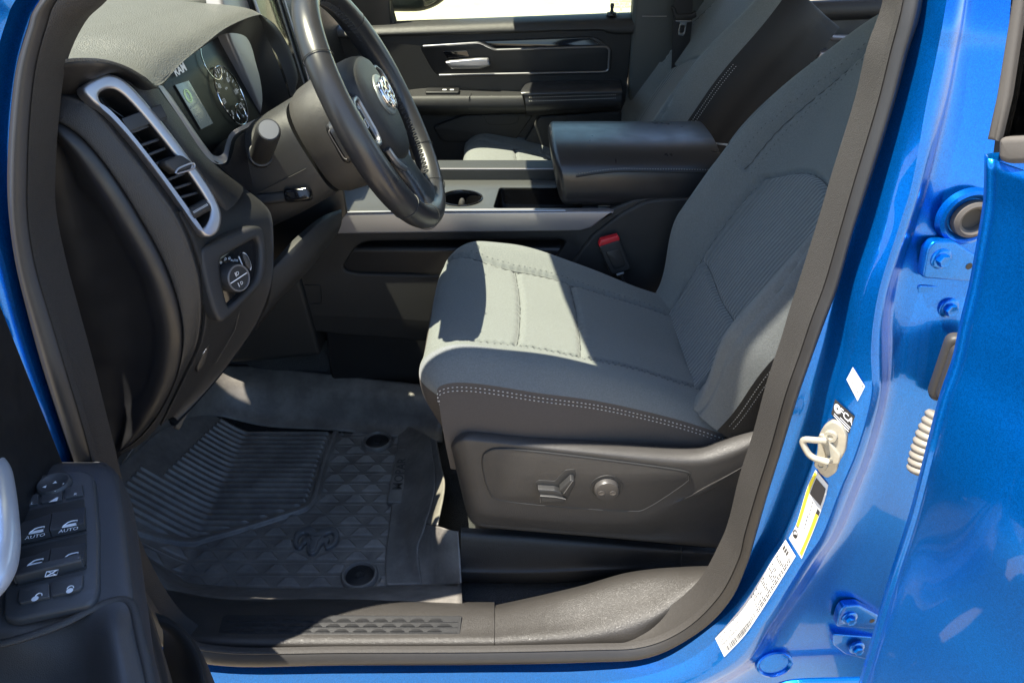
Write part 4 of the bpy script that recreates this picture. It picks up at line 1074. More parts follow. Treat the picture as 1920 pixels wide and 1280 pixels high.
# ram head: curled horns each side of a tapering face, used on the mat and on the wheel
RAM_HALF = [(.0, .36), (.10, .54), (.28, .66), (.52, .70), (.76, .62), (.94, .40), (1.0, .10), (.95, -.20), (.80, -.42), (.60, -.50), (.48, -.44), (.44, -.28), (.36, -.16), (.30, -.34), (.24, -.58), (.14, -.74), (.0, -.78)]
RAM_SLOT = [(.42, .30), (.60, .34), (.72, .22), (.76, .02), (.70, -.20), (.62, -.26), (.58, -.16), (.60, .0), (.54, .14), (.44, .16), (.38, .08), (.34, .18)]
RAM_FACE = [(-.24, .22), (0, .10), (.24, .22), (.26, .02), (.16, -.12), (.18, -.36), (.11, -.60), (.0, -.66), (-.11, -.60), (-.18, -.36), (-.16, -.12), (-.26, .02)]
def ram(mb, fr, cx, cy, sx, sy, th, bev, mi=0):
    P = lambda L, s_=1: [(cx + s_ * x * sx, cy + y * sy) for x, y in L]
    half = RAM_HALF + [(-x, y) for x, y in RAM_HALF[::-1][1:-1]]
    out_ = rc([np.array(q) for q in P(half)], .004 * sx / .045, 3)
    mb.plate(fr, [out_, list(cr([np.array(q) for q in P(RAM_SLOT)], 40, True)), list(cr([np.array(q) for q in P(RAM_SLOT, -1)], 40, True))], th, bev, 3, mi)
    mb.plate(fr.off(th * .30), [list(cr([np.array(q) for q in P(RAM_FACE)], 50, True))], th * 1.3, bev, 3, mi)
EF = Frame(emb + np.array([0, 0, .0095]), (1, 0, 0), (0, 1, 0))
m = MB(); ram(m, EF, 0, .004, .047, .052, .010, .003); m.build('ram_emblem', material('emblem_rubber', (.10, .098, .096), rough=.38), mat_t, label='raised ram head emblem')

# ------------------------------------------------------------------ parking brake pedal
pb = MB(); PBF = Frame(PZ(334, 768, .055), (.25, -.1, .1), (.3, .5, .5)); PBF = PBF if np.dot(PBF.n, CAM - PBF.o) > 0 else Frame(PBF.o, -PBF.ex, PBF.ey)
# ------------------------------------------------------------------ dashboard
dash = thing('dashboard', 'black grained dashboard with a silver framed corner vent and hooded instrument cluster', 'dashboard', (-.5, .6, .3))
E1 = [(84, 226), (112, 231), (152, 258), (192, 303), (232, 360), (268, 420), (302, 482), (327, 545), (341, 605), (342, 655), (330, 712), (300, 772), (262, 818), (226, 844)]
E1L = [(205, 848), (180, 780), (150, 660), (118, 540), (88, 420), (76, 320)]
NE = 60
e1 = cr([PY(u, v, .208) for u, v in E1], NE)
# end cap: flat middle, rounded shoulder along its rear edge
cap = MB(); ctr = np.array([PY(150 + 20 * i / NE, 300 + 480 * i / NE, .19) for i in range(NE)])
cap_left = cr([PY(u, v, .205) for u, v in [(70, 226), (72, 260), (80, 300), (88, 370), (100, 440), (120, 540), (150, 660), (172, 740), (190, 800), (205, 846), (212, 850)]], NE)
rows = []
for i in range(NE):
    a, b = e1[i], cap_left[i]; w = b - a; L = np.linalg.norm(w) + 1e-6
    f = min(.045 / L, .5)
    o = np.array([0, -1, 0.])
    taper = min(1, L / .05)
    rows.append([a + np.array([0, .03, 0]), a + np.array([0, .004, 0]), a + w * f * .12 + o * .006 * taper, a + w * f * .40 + o * .011 * taper, a + w * f * .75 + o * .006 * taper, a + w * f + o * .0 * taper, a + w * min(f * 1.6, .6) + o * -.006 * taper, a + w * .75 + o * -.006, b])
cap.grid([crk(r_, 4) for r_ in rows]); cap_o = cap.build('end_cap', BLACK, dash, label='smooth black end cap facing the open door')
# grained band round the end cap
E2 = [(92, 172), (150, 186), (188, 214), (232, 268), (282, 333), (328, 398), (348, 438), (360, 470), (375, 524), (379, 580), (371, 640), (349, 690), (325, 740), (297, 797), (262, 832), (232, 846)]
e2 = cr([PY(u, v, .224) for u, v in E2], NE)
b = MB(); rows = []
for i in range(NE):
    a, c_ = e1[i], e2[i]; w = c_ - a
    rows.append(crk([a + np.array([0, .012, 0]), a + np.array([0, .0005, 0]) + w * .02, a + w * .15 + np.array([0, -.004, 0]), a + w * .55 + np.array([0, -.005, 0]), a + w * .88 + np.array([0, -.003, 0]), c_, c_ + np.array([-.004, .03, 0])], 4))
b.grid(rows); b.build('side_band', SOFT, dash)
# lower dash wrapping from the band towards the column
lo_l = cr([PY(u, v, .224) for u, v in E2[5:14]], 40)
lo_r = cr([PY(u, v, y) for u, v, y in [(455, 352, .42), (495, 385, .41), (508, 410, .40), (511, 470, .385), (506, 540, .36), (478, 610, .35), (430, 680, .33), (385, 735, .30), (330, 795, .26)]], 40)
b = MB(); rows = []
for i in range(40):
    a, c_ = lo_l[i], lo_r[i]; w = c_ - a
    rows.append(crk([a + np.array([0, .004, 0]), a + w * .04 + np.array([.004, -.002, 0]), a + w * .15 + np.array([.002, .008, 0]), a + w * .55 + np.array([.0, .020, 0]), a + w * .92 + np.array([.002, .008, 0]), c_, c_ + np.array([-.03, .02, 0])], 4))
b.grid(rows); lowd = b.build('lower_panel', SOFTD, dash)
for pts in ([(395, 590, .285), (385, 640, .275), (372, 690, .262)], [(455, 560, .33), (440, 620, .322), (405, 680, .305)]):
    m = MB(); m.tube([PY(u, v, y - .012) for u, v, y in pts], .0009, 6); m.build('panel_seam', INK, lowd)
# bonnet release handle
HF = Frame(PY(386, 655, .254), (.65, .7, -.2), (.25, 0, 1)); HF = HF if np.dot(HF.n, CAM - HF.o) > 0 else HF
m = MB(); m.plate(HF, [rc(HF.pxs([(388, 632), (398, 640), (388, 680), (372, 702), (368, 690), (380, 662)]), .004)], .012, .003); hd = m.build('release_handle', BLACK, dash)
m = MB(); m.plate(HF.off(.0006), [HF.pxs([(380, 650), (385, 648), (387, 655), (382, 657)])], .0006, .0001); m.plate(HF.off(.0006), [HF.pxs([(379, 660), (384, 656), (384, 659), (379, 663)])], .0006, .0001); m.build('handle_symbol', WHITE, hd)
# knee cover below the column
b = MB(); A = [[(640, 392, .60), (600, 408, .52), (555, 445, .46), (520, 482, .42), (506, 500, .40)],
 [(641, 400, .59), (606, 418, .51), (566, 455, .45), (530, 492, .41), (512, 510, .39)],
 [(640, 420, .585), (612, 448, .51), (580, 490, .46), (545, 525, .42), (505, 560, .38)],
 [(632, 440, .60), (600, 480, .53), (565, 518, .48), (530, 548, .44), (490, 595, .38)],
 [(622, 450, .66), (590, 495, .60), (552, 535, .55), (510, 575, .50), (470, 625, .42)]]
A = np.array([cr([PY(*q) for q in r_], 30) for r_ in A]); b.grid(np.array([crk(list(A[:, j]), 4) for j in range(30)]))
b.build('knee_cover', SOFTD, dash)
b = MB(); b.plate(FY(.62), [FY(.62).pxs([(440, 330), (640, 340), (650, 400), (600, 470), (480, 620), (420, 600)])], .01, .002); b.build('under_panel', BLACK, dash)
b = MB(); b.plate(FY(.245), [FY(.245).pxs([(40, 120), (180, 170), (330, 420), (360, 560), (320, 720), (215, 870), (150, 880), (60, 500)])], .01, .002); b.build('kick_panel', BLACK, dash)
# small light trim line beside the seal
m = MB(); m.tube([PS(u, v, .125) for u, v in cr([(86, 300), (84, 360), (92, 410), (112, 500), (139, 600), (165, 700), (195, 800), (206, 842)], 40)], .0009, 6); m.build('trim_line', SILVERL, dash)

# ---- corner vent
VX = Frame(PY(290, 290, .238), (.51, .79, .33), (-.425, -.10, .90))
vo = [(153, 166), (182, 144), (205, 140), (232, 152), (265, 185), (310, 240), (355, 300), (390, 350), (408, 385), (413, 408), (408, 432), (394, 444), (378, 441), (362, 420), (330, 375), (285, 315), (235, 252), (200, 214), (170, 192)]
vi = [(184, 178), (204, 168), (226, 178), (262, 215), (312, 276), (355, 333), (387, 383), (391, 400), (387, 415), (378, 427), (368, 420), (343, 385), (300, 324), (250, 260), (212, 218), (190, 197)]
o_ = cr([VX.px(*q) for q in vo], 110, True); i_ = cr([VX.px(*q) for q in vi], 110, True)
m = MB(); m.plate(VX.off(.006), [list(o_), list(i_)], .022, .0045, 5); vent = m.build('vent_frame', SILVER, dash, label='satin silver surround of the corner air vent')
m = MB(); c_ = i_.mean(0); G = [[VX.p(q[0], q[1], .004) for q in i_], [VX.p(*(c_ + (q - c_) * .96), -.012) for q in i_], [VX.p(*(c_ + (q - c_) * .9), -.045) for q in i_]]
m.grid(G, cv=True); m.plate(VX.off(-.045), [[c_ + (q - c_) * .9 for q in i_]], .002, .0005, 2); m.build('vent_duct', BLACK, vent)
def vslat(v_uv0, v_uv1, th, hb, hf, mt=BLACK, nm='vent_vane', bev=.0012):
    a, b = VX.px(*v_uv0), VX.px(*v_uv1); d = b - a; d /= np.linalg.norm(d); pn = np.array([-d[1], d[0]])
    m = MB(); m.plate(VX.off(hf), [[a - pn * th, b - pn * th, b + pn * th, a + pn * th]], hf - hb, bev, 3, back=True); return m.build(nm, mt, vent)
vslat((232, 236), (306, 208), .0085, -.03, .004)
vslat((240, 244), (312, 216), .006, -.03, -.002)
vslat((262, 274), (326, 252), .0020, -.03, -.004)
vslat((276, 292), (338, 268), .0020, -.03, -.004)
vslat((288, 310), (348, 286), .0020, -.03, -.004)
vslat((310, 340), (364, 318), .0020, -.03, -.004)
vslat((322, 356), (376, 338), .0020, -.03, -.004)
vslat((334, 372), (384, 358), .0020, -.03, -.004)
for k in range(3): vslat((192 + k * 9, 190 + k * 4), (232 + k * 10, 238 - k * 6), .0008, -.03, -.012, nm='vent_fin', bev=.0004)
m = MB(); tb = rc(VX.pxs([(299, 303), (330, 292), (350, 306), (350, 318), (320, 327), (300, 312)]), .004); m.plate(VX.off(.016), [tb], .020, .003); tabo = m.build('vent_tab', SOFTD, vent)
m = MB(); m.tube([VX.p(*VX.px(u, v), .0165) for u, v in cr([(318, 327), (324, 318), (350, 308), (351, 318), (320, 328)], 30)], .0013, 8); m.build('tab_edge', SILVER, tabo)
m = MB(); tw = VX.px(372, 393); a = VX.px(355, 402); b2 = VX.px(387, 384); d = b2 - a
m.tube([VX.p(*(a + d * .02), .001), VX.p(*(a + d * .98), .001)], .0085, 24); m.build('vent_wheel', SOFTD, vent)
m = MB()
for k in range(13): t = .1 + k * .065; m.tube([VX.p(*(a + d * t + np.array([dx, dy]) * 0), .001 + .0087) for dx, dy in ((0, 0),)] + [VX.p(*(a + d * t + np.array([-d[1], d[0]]) * .10), .0088)], .0006, 4)
for k in range(3): m.plate(VX.off(.0055), [VX.pxs([(382 + k * 3, 378 - k), (384 + k * 3, 377 - k), (386 + k * 3, 384 - k), (384 + k * 3, 385 - k)])], .001, .0002)
m.build('vent_mark', WHITEDIM, vent)

# ---- dash top pad with the cluster hood
lip_r = [(112, 112, .20), (150, 109, .205), (195, 112, .215), (235, 124, .245), (268, 142, .29), (296, 157, .35), (335, 118, .42), (380, 82, .50), (418, 53, .58), (455, 35, .66), (484, 27, .72), (499, 34, .76)]
LP = cr([PY(*q) for q in lip_r], 80)
rowt = []
for i, p in enumerate(LP):
    k = i / 79.0; hood = float(sstep(.25, .45, k))
    zt_ = .792 + .012 * hood - .012 * float(sstep(.9, 1, k))
    dz_ = zt_ - p[2]
    q = [p + np.array([-.006, 0, -.006]), p + np.array([.001, 0, -.002]), p, p + np.array([-.016, .002, dz_ * .38 + .003]), p + np.array([-.045, .003, dz_ * .74 + .003]), p + np.array([-.085, .003, dz_ * .95 + .003])]
    for dx, z in ((-.14, zt_ + .006), (-.26, zt_ + .004), (-.42, zt_ - .006), (-.8, zt_ - .05)): q.append(np.array([p[0] + dx, p[1] + .002, z]))
    rowt.append(crk(q, 5))
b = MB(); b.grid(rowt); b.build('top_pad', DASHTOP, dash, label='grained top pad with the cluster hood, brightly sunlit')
m = MB(); GFm = Frame((-.78, .55, .806), (0, 1, 0), (-1, 0, 0.0)); GFm = GFm if GFm.n[2] > 0 else Frame((-.78, .55, .806), (0, -1, 0), (-1, 0, 0))
m.box(GFm, -.35, .35, -.02, .02, -.01, 0, .004); gro = m.build('defrost_grille', GRAY, dash)
m = MB(); m.box(GFm, -.34, .34, -.012, .012, -.002, .002, .001); m.build('grille_slot', INK, gro)
# smooth end piece between pad, vent and door seal
u_ = cr([PY(*q) for q in lip_r[:6]], 40) + np.array([0, .0, -.004]); l_ = cr([PY(u, v, y) for u, v, y in [(88, 180, .222), (120, 178, .226), (152, 170, .232), (182, 146, .245), (206, 140, .258), (236, 152, .28), (268, 180, .31), (292, 166, .345)]], 40)
b = MB(); b.grid([crk([p + np.array([-.01, .02, -.006]), p, p * .6 + q * .4 + np.array([.004, -.004, 0]), q, q + np.array([-.01, .015, -.01])], 4) for p, q in zip(u_, l_)]); b.build('end_piece', BLACK, dash)
l2 = cr([PY(u, v, y) for u, v, y in [(232, 150, .275), (262, 178, .295), (310, 232, .30), (355, 292, .305), (395, 350, .315), (425, 395, .33)]], 40)
l3 = cr([PY(u, v, y) for u, v, y in [(290, 156, .345), (306, 180, .352), (340, 226, .365), (375, 280, .375), (412, 316, .385), (455, 350, .40)]], 40)
b = MB(); b.grid([crk([p + np.array([-.02, .0, -.0]), p, p * .5 + q * .5 + np.array([.007, -.004, 0]), q, q + np.array([-.03, .02, 0])], 4) for p, q in zip(l2, l3)]); b.build('vent_flank', SOFT, dash)

# ---- instrument cluster
CF = Frame(PY(374, 193, .54), (0, 1, 0), (-.30, 0, .95))
clus = MB(); fo = rc([CF.px(296, 172), CF.px(324, 120), CF.px(392, 66), CF.px(468, 60), CF.px(505, 160), CF.px(505, 232), CF.px(440, 262), CF.px(400, 296)], .02); clus.plate(CF.off(-.012), [fo], .006, .001)
clo = clus.build('instrument_cluster', material('cluster_black', (.005, .005, .006), rough=.3, spec=.12), dash, label='black instrument cluster under the hood')
# liner walls from hood to cluster face
def wall(a, b_, name, mt, bul=.0):
    m = MB(); A_, B_ = cr([PY(*q) for q in a], 40), cr([PY(*q) for q in b_], 40)
    m.grid([crk([p, p * .5 + q * .5 + np.array([bul, 0, 0]), q], 5) for p, q in zip(A_, B_)]); return m.build(name, mt, dash)
wall([(296, 158, .352), (335, 120, .42), (380, 84, .50), (418, 55, .58), (455, 37, .66), (484, 30, .72), (496, 60, .76), (520, 115, .775), (545, 190, .775), (552, 215, .77)],
     [(304, 163, .40), (338, 121, .47), (384, 86, .54), (420, 64, .62), (455, 66, .68), (470, 84, .715), (480, 120, .735), (488, 150, .74), (492, 190, .74), (485, 226, .735)], 'hood_liner', material('hood_black', (.012, .012, .013), rough=.35))
wall([(484, 27, .72), (499, 34, .765), (520, 52, .79), (543, 92, .80), (558, 138, .80), (556, 160, .795), (546, 178, .785)],
     [(482, 30, .72), (492, 52, .755), (502, 78, .775), (520, 106, .782), (534, 140, .782), (541, 165, .782), (545, 180, .782)], 'hood_flank', SOFT, .006)
wall([(296, 160, .352), (312, 184, .352), (342, 228, .365), (376, 280, .375), (402, 306, .385), (424, 304, .42), (430, 282, .45), (440, 254, .48), (478, 232, .56)],
     [(306, 162, .372), (322, 182, .375), (352, 226, .388), (384, 272, .398), (402, 292, .42), (418, 288, .45), (424, 268, .48), (436, 246, .50), (478, 224, .58)], 'cluster_bezel', SILVERL, .002)
wall([(400, 300, .386), (425, 310, .42), (436, 288, .45), (446, 258, .48), (482, 236, .56), (548, 205, .74)],
     [(455, 352, .44), (470, 355, .47), (480, 330, .49), (490, 300, .51), (520, 270, .58), (560, 230, .76)], 'cluster_lower_trim', BLACK, .0)
GFc = CF.off(-.0105)
def ring(cx, cy, r, w, name, mt, par, a0=0, a1=2 * math.pi, h=.004):
    m = MB(); m.tube([GFc.p(cx + r * math.cos(t), cy + r * math.sin(t), h) for t in np.linspace(a0, a1, 80)], w, 8, closed=False); return m.build(name, mt, par)
sx_, sy_ = GFc.px(430, 181)
spd = ring(sx_, sy_, .052, .0014, 'speedometer', CHROME, clo)
m = MB()
for k in range(25):
    t = R(225 - k * 270 / 24); r0 = .041 if k % 2 == 0 else .044
    m.tube([GFc.p(sx_ + r * math.cos(t), sy_ + r * math.sin(t), .002) for r in (r0, .0485)], .0007 if k % 2 == 0 else .0004, 4)
for k, tx in enumerate(('0', '20', '40', '60', '80', '100', '120')):
    t = R(225 - k * 45); m.text(GFc, tx, sx_ + .034 * math.cos(t), sy_ + .034 * math.sin(t), .0125, h=.002)
m.text(GFc, 'MPH', sx_, sy_ + .014, .006, h=.002)
m.build('dial_marks', LITW, clo)
sm = ring(sx_ + .004, sy_ - .036, .019, .0009, 'small_dial', CHROME, clo)
m = MB(); m.tube([GFc.p(sx_ + .004 - .004, sy_ - .036 + .010, .003), GFc.p(sx_ + .006, sy_ - .040, .003)], .0008, 5); m.disc(GFc, sx_ + .006, sy_ - .040, [(.003, .002), (.003, .005), (0, .006)], 16); m.build('dial_needle', SILVER, clo)
tx_ = 2 * 0 - sx_ + .000
tach = ring(-sx_ * 1.0, sy_ + .004, .052, .0014, 'tachometer', CHROME, clo)
m = MB()
for k in range(15):
    t = R(225 - k * 270 / 14); m.tube([GFc.p(-sx_ + r * math.cos(t), sy_ + .004 + r * math.sin(t), .002) for r in (.041, .0485)], .0006, 4)
m.build('dial_marks', LITW, clo)
c1 = GFc.px(392, 118); ring(c1[0], c1[1], .030, .0010, 'upper_dial', CHROME, clo, R(120), R(330))
sc = [GFc.px(*q) for q in ((327, 160), (352, 152), (398, 232), (376, 243))]
m = MB(); m.plate(GFc.off(.002), [sc], .001, .0002); scr = m.build('display_screen', material('lit_screen', (.05, .07, .075), rough=.2, emit=(.35, .45, .48), es=.05), clo)
SF2 = GFc.off(.0028); ce = GFc.px(350, 181)
m = MB(); m.tube([SF2.p(ce[0] + .010 * math.cos(t), ce[1] + .010 * math.sin(t)) for t in np.linspace(0, 2 * np.pi, 40)], .0009, 6); m.tube([SF2.p(ce[0] + .007 * math.cos(t), ce[1] + .007 * math.sin(t)) for t in np.linspace(0, 2 * np.pi, 40)], .0005, 5)
m.build('screen_emblem', material('screen_green', (.3, .5, .25), emit=(.5, .7, .42), es=.12), scr)
m = MB(); a_ = GFc.px(361, 203)
for k, tx in enumerate(('Ready To Drive', '72 F', 'Odo 2 4', '0 mi')):
    q = GFc.px(360 + k * 4.2, 199 + k * 9); m.text(SF2, tx, q[0], q[1], .0062, h=.0004)
m.build('screen_text', WHITEDIM, scr)
m = MB(); q = GFc.px(334, 131); m.text(GFc, 'RAM', q[0], q[1], .0185, h=.003, sx=1.25, bold=.03); m.build('cluster_lettering', LITW, clo)
# silver dash face and the dark centre screen beyond the hood
CFc = Frame((-.52, .98, .66), (0, 1, 0), (-.25, 0, 1))
m = MB(); m.plate(Frame((-.50, .80, .70), (.05, 1, 0), (-.20, 0, 1)), [rc([(-.01, -.12), (.09, -.12), (.11, .12), (.0, .13), (-.04, .05)], .02)], .03, .008); m.build('silver_fascia', SILVERL, dash, label='silver grey fascia right of the cluster hood')
m = MB(); m.plate(Frame((-.47, .98, .62), (0, 1, 0), (-.18, 0, 1)), [rc([(-.075, -.17), (.11, -.17), (.11, .20), (-.075, .20)], .012)], .02, .004); cs_ = m.build('centre_screen', GLOSS, dash)
m = MB(); m.tube([Frame((-.468, .98, .62), (0, 1, 0), (-.18, 0, 1)).p(x, y) for x, y in rc([(-.078, -.174), (.114, -.174), (.114, .204), (-.078, .204)], .012) + [np.array((-.078, -.16))]], .003, 8); m.build('screen_rim', SILVER, cs_)
m = MB(); m.box(Frame((-.52, 1.25, .62), (0, 1, 0), (-.2, 0, 1)), -.14, .52, -.25, .13, -.3, 0, .03); m.build('passenger_fascia', SOFT, dash)
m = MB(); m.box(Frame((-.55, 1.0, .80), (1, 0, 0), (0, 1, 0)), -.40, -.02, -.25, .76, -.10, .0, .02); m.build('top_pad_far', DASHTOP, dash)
m = MB(); m.box(Frame((-.50, .98, .40), (0, 1, 0), (-.1, 0, 1)), -.13, .13, -.40, .08, -.3, 0, .01); m.build('centre_stack', SOFTD, dash)

# ---- headlight switch panel
HL = Frame(PY(437, 510, .272), (.46, .88, .08), (-.22, 0, 1))
ho = cr([HL.px(*q) for q in [(368, 478), (380, 460), (420, 442), (468, 424), (486, 430), (492, 455), (492, 500), (486, 528), (462, 556), (420, 596), (406, 602), (394, 585), (380, 540)]], 90, True)
hi = cr([HL.px(*q) for q in [(406, 490), (420, 476), (462, 452), (472, 448), (478, 462), (478, 500), (470, 526), (440, 556), (424, 570), (418, 566), (410, 530)]], 90, True)
m = MB(); m.plate(HL.off(.010), [list(ho), list(hi)], .02, .006, 5); hsw = m.build('headlight_panel', SOFTD, dash, label='switch panel with the headlight knob')
m = MB(); m.plate(HL.off(.001), [[hi.mean(0) + (q - hi.mean(0)) * 1.03 for q in hi]], .002, .0005); m.build('panel_face', GLOSS, hsw)
hx, hy = HL.px(428, 520)
m = MB(); m.disc(HL, hx, hy, [(.0205, .001), (.0200, .020), (.0192, .0215), (.0180, .0215)], 40); hk = m.build('headlight_knob', SOFTD, hsw)
m = MB(); m.disc(HL, hx, hy, [(.0190, .0212), (.0186, .0228), (.0170, .0228), (.0165, .0212)], 40); m.build('knob_ring', SILVER, hk)
m = MB(); m.disc(HL, hx, hy, [(.0166, .0214), (.0, .0216)], 36); m.build('knob_face', BLACK, hk)
m = MB(); kf = HL.off(.0218); m.box(kf, hx - .016, hx + .016, hy - .0006, hy + .0006, -.001, .0003, .0002)
m.text(kf, 'D', hx + .001, hy + .007, .0075, h=.0004); m.text(kf, 'D', hx + .001, hy - .008, .0065, h=.0004); m.tube([kf.p(hx - .003, hy + y + .007, .0005) for y in (-.003, .003)], .0005, 4)
m.tube([kf.p(hx - .005, hy + y - .008, .0005) for y in (-.003, .003)], .0005, 4); m.build('knob_symbol', WHITE, hk)
m = MB()
for tx, q, rt_ in (('O', (412, 492), .6), ('=D', (420, 486), .35), ('ID', (428, 484), .1), ('AUTO', (437, 488), -.5)):
    x_, y_ = HL.px(*q); m.text(HL.off(.0022), tx, x_, y_, .0046, rot=rt_)
q = HL.px(459, 490); m.tube([HL.p(q[0] - .008, q[1] + y, .0022) for y in (-.010, .012)], .0008, 5)
m.tube([HL.p(q[0] + .006 * math.cos(t) - .001, q[1] + .014 * math.sin(t), .004) for t in np.linspace(-1.4, 1.5, 20)], .0007, 5)
m.build('panel_symbols', WHITE, hsw)
m = MB(); m.disc(HL, q[0] + .001, q[1], [(.0085, .0), (.0085, .004), (.006, .0055), (0, .006)], 24, sx=.55, sy=1.5); m.build('dimmer_wheel', GRAY, hsw)
# ribbed brake pedal below the dash
m = MB(); bpf = Frame(PY(338, 765, .36), (.45, .5, .75), (-.6, 1, .0)); bpf = bpf if np.dot(bpf.n, CAM - bpf.o) > 0 else Frame(bpf.o, -bpf.ex, bpf.ey)
m.box(bpf, -.035, .035, -.014, .014, -.01, 0, .004); pbo = m.build('parking_brake_pedal', GRAY, dash)
m = MB()
for k in range(11): m.box(bpf, -.032 + k * .006, -.0295 + k * .006, -.011, .011, -.002, .002, .0008)
m.build('pedal_rib', GRAY, pbo)

# ------------------------------------------------------------------ steering column
WC = np.array([-.2204, .557, .670]); TAU = R(25.8)
WFm = Frame(WC, (-.0178, 1, 0), (-math.sin(TAU), 0, math.cos(TAU)))
colm = thing('steering_column', 'black steering column shroud with a turn signal stalk behind the wheel', 'steering column', tuple(WC - WFm.n * .2))
def sq_ring(fr, h, rx, ry, e=.55, n=48, dy=0.0):
    o = []
    for i in range(n):
        t = 2 * math.pi * i / n; c_, s_ = math.cos(t), math.sin(t)
        o.append(fr.p(math.copysign(abs(c_) ** e, c_) * rx, math.copysign(abs(s_) ** e, s_) * ry + dy, h))
    return o
m = MB(); m.grid([sq_ring(WFm, h, rx, ry, .6, 48, dy) for h, rx, ry, dy in [(-.30, .070, .075, -.015), (-.20, .078, .080, -.012), (-.125, .080, .080, -.008), (-.118, .078, .078, -.008), (-.118, .04, .04, 0)]], cv=True)
m.build('column_shroud', SOFTD, colm)
m = MB(); m.tube([WFm.p(-.081, -.02, -.13 - .17 * t) for t in (0, 1)], .0008, 5); m.build('shroud_seam', INK, colm)
a_, b_ = PY(489, 290, .475), PY(504, 243, .362); d = b_ - a_; dn = d / np.linalg.norm(d); KF = Frame(a_, np.cross(dn, (0, 0, 1)), np.cross(np.cross(dn, (0, 0, 1)), dn)); KF = KF if np.dot(KF.n, dn) > 0 else Frame(a_, -KF.ex, KF.ey)
Ls = np.linalg.norm(d)
m = MB(); m.disc(KF, 0, 0, [(.0165, -.05), (.0165, Ls * .35), (.0175, Ls * .40), (.0175, Ls * .9), (.0165, Ls * .97), (.0150, Ls), (.0136, Ls)], 36); sk = m.build('signal_stalk', SOFTD, colm)
m = MB(); m.disc(KF, 0, 0, [(.0137, Ls - .001), (.0134, Ls + .0008), (.0, Ls + .0013)], 36); m.build('stalk_button', material('dull_silver_button', (.13, .13, .13), rough=.4), sk)
m = MB(); m.disc(KF, 0, 0, [(.019, -.01), (.019, .002), (.0168, .003)], 30); m.build('stalk_collar', BLACK, sk)
m = MB(); LFm = Frame(PY(540, 368, .47), (1, 0, .12), (0, .5, 1)); m.box(LFm, -.075, .035, -.008, .010, -.02, 0, .005); tl = m.build('tilt_lever', SOFTD, colm)
m = MB(); m.box(LFm.off(.004), -.005, .038, -.010, .011, -.012, .004, .005); m.build('lever_pad', GLOSS, tl)

# ------------------------------------------------------------------ steering wheel
whl = thing('steering_wheel', 'black leather steering wheel with a chrome ram head badge', 'steering wheel', tuple(WC))
m = MB(); RR = .1925; G = []
for i in range(160):
    t = 2 * math.pi * i / 160; c_, s_ = math.cos(t), math.sin(t); ring_ = []
    th = .0190 + .0022 * max(0, math.cos(2 * (t - R(20)))) ** 2
    for j in range(22):
        q = 2 * math.pi * j / 22
        ring_.append(WFm.p((RR + th * math.cos(q)) * c_, (RR + th * math.cos(q)) * s_, th * 1.08 * math.sin(q)))
    G.append(ring_)
m.grid(G, cu=True, cv=True); rim = m.build('rim', LEATHER, whl)
for t0 in (R(38), R(142), R(-40), R(-140), R(-68), R(-112)):
    m = MB(); m.tube([WFm.p((RR + .0206 * math.cos(q)) * math.cos(t0), (RR + .0206 * math.cos(q)) * math.sin(t0), .0222 * math.sin(q)) for q in np.linspace(0, 2 * np.pi, 30)], .0007, 5)
    m.build('rim_seam', INK, rim)
m = MB()
for k in range(150):
    t0 = R(-62 + k * 1.55); t1 = t0 + R(.9); rr = RR - .0196
    if k % 2 == 0: m.tube([WFm.p(rr * math.cos(t0), rr * math.sin(t0), -.005), WFm.p((rr - .0006) * math.cos(t1), (rr - .0006) * math.sin(t1), .005)], .0009, 5)
    else: m.tube([WFm.p(rr * math.cos(t0), rr * math.sin(t0), .005), WFm.p((rr - .0006) * math.cos(t1), (rr - .0006) * math.sin(t1), -.005)], .0009, 5)
m.build('rim_stitching', THREADD, rim)
ab = [(-.082, .048), (-.060, .076), (0, .086), (.060, .076), (.082, .048), (.074, -.022), (.048, -.074), (0, -.095), (-.048, -.074), (-.074, -.022)]
abp = cr([np.array(q) for q in ab], 80, True)
m = MB(); m.pillow([WFm.p(q[0], q[1], 0) for q in abp], WFm.n, [(1.0, -.045), (1.0, -.012), (.985, -.002), (.94, .008), (.86, .014), (.7, .018), (.45, .021), (.2, .022)]); abo = m.build('airbag_cover', SOFT, whl)
m = MB(); EFm = WFm.off(.0245); el = ell(0, .012, .042, .034, 60); m.plate(EFm, [el], .008, .003, 4); ebo = m.build('badge_field', material('badge_grey', (.20, .22, .22), rough=.4, metal=.5), whl)
m = MB(); ram(m, EFm.off(.006), 0, .012, .034, .036, .006, .003); m.build('ram_badge', CHROME, whl, label='chrome ram head badge')
m = MB(); m.text(EFm.off(-.002), 'SRS', 0, -.040, .010, h=.001); m.text(EFm.off(-.003), 'AIRBAG', 0, -.056, .007, h=.001); m.build('airbag_lettering', INK, whl)
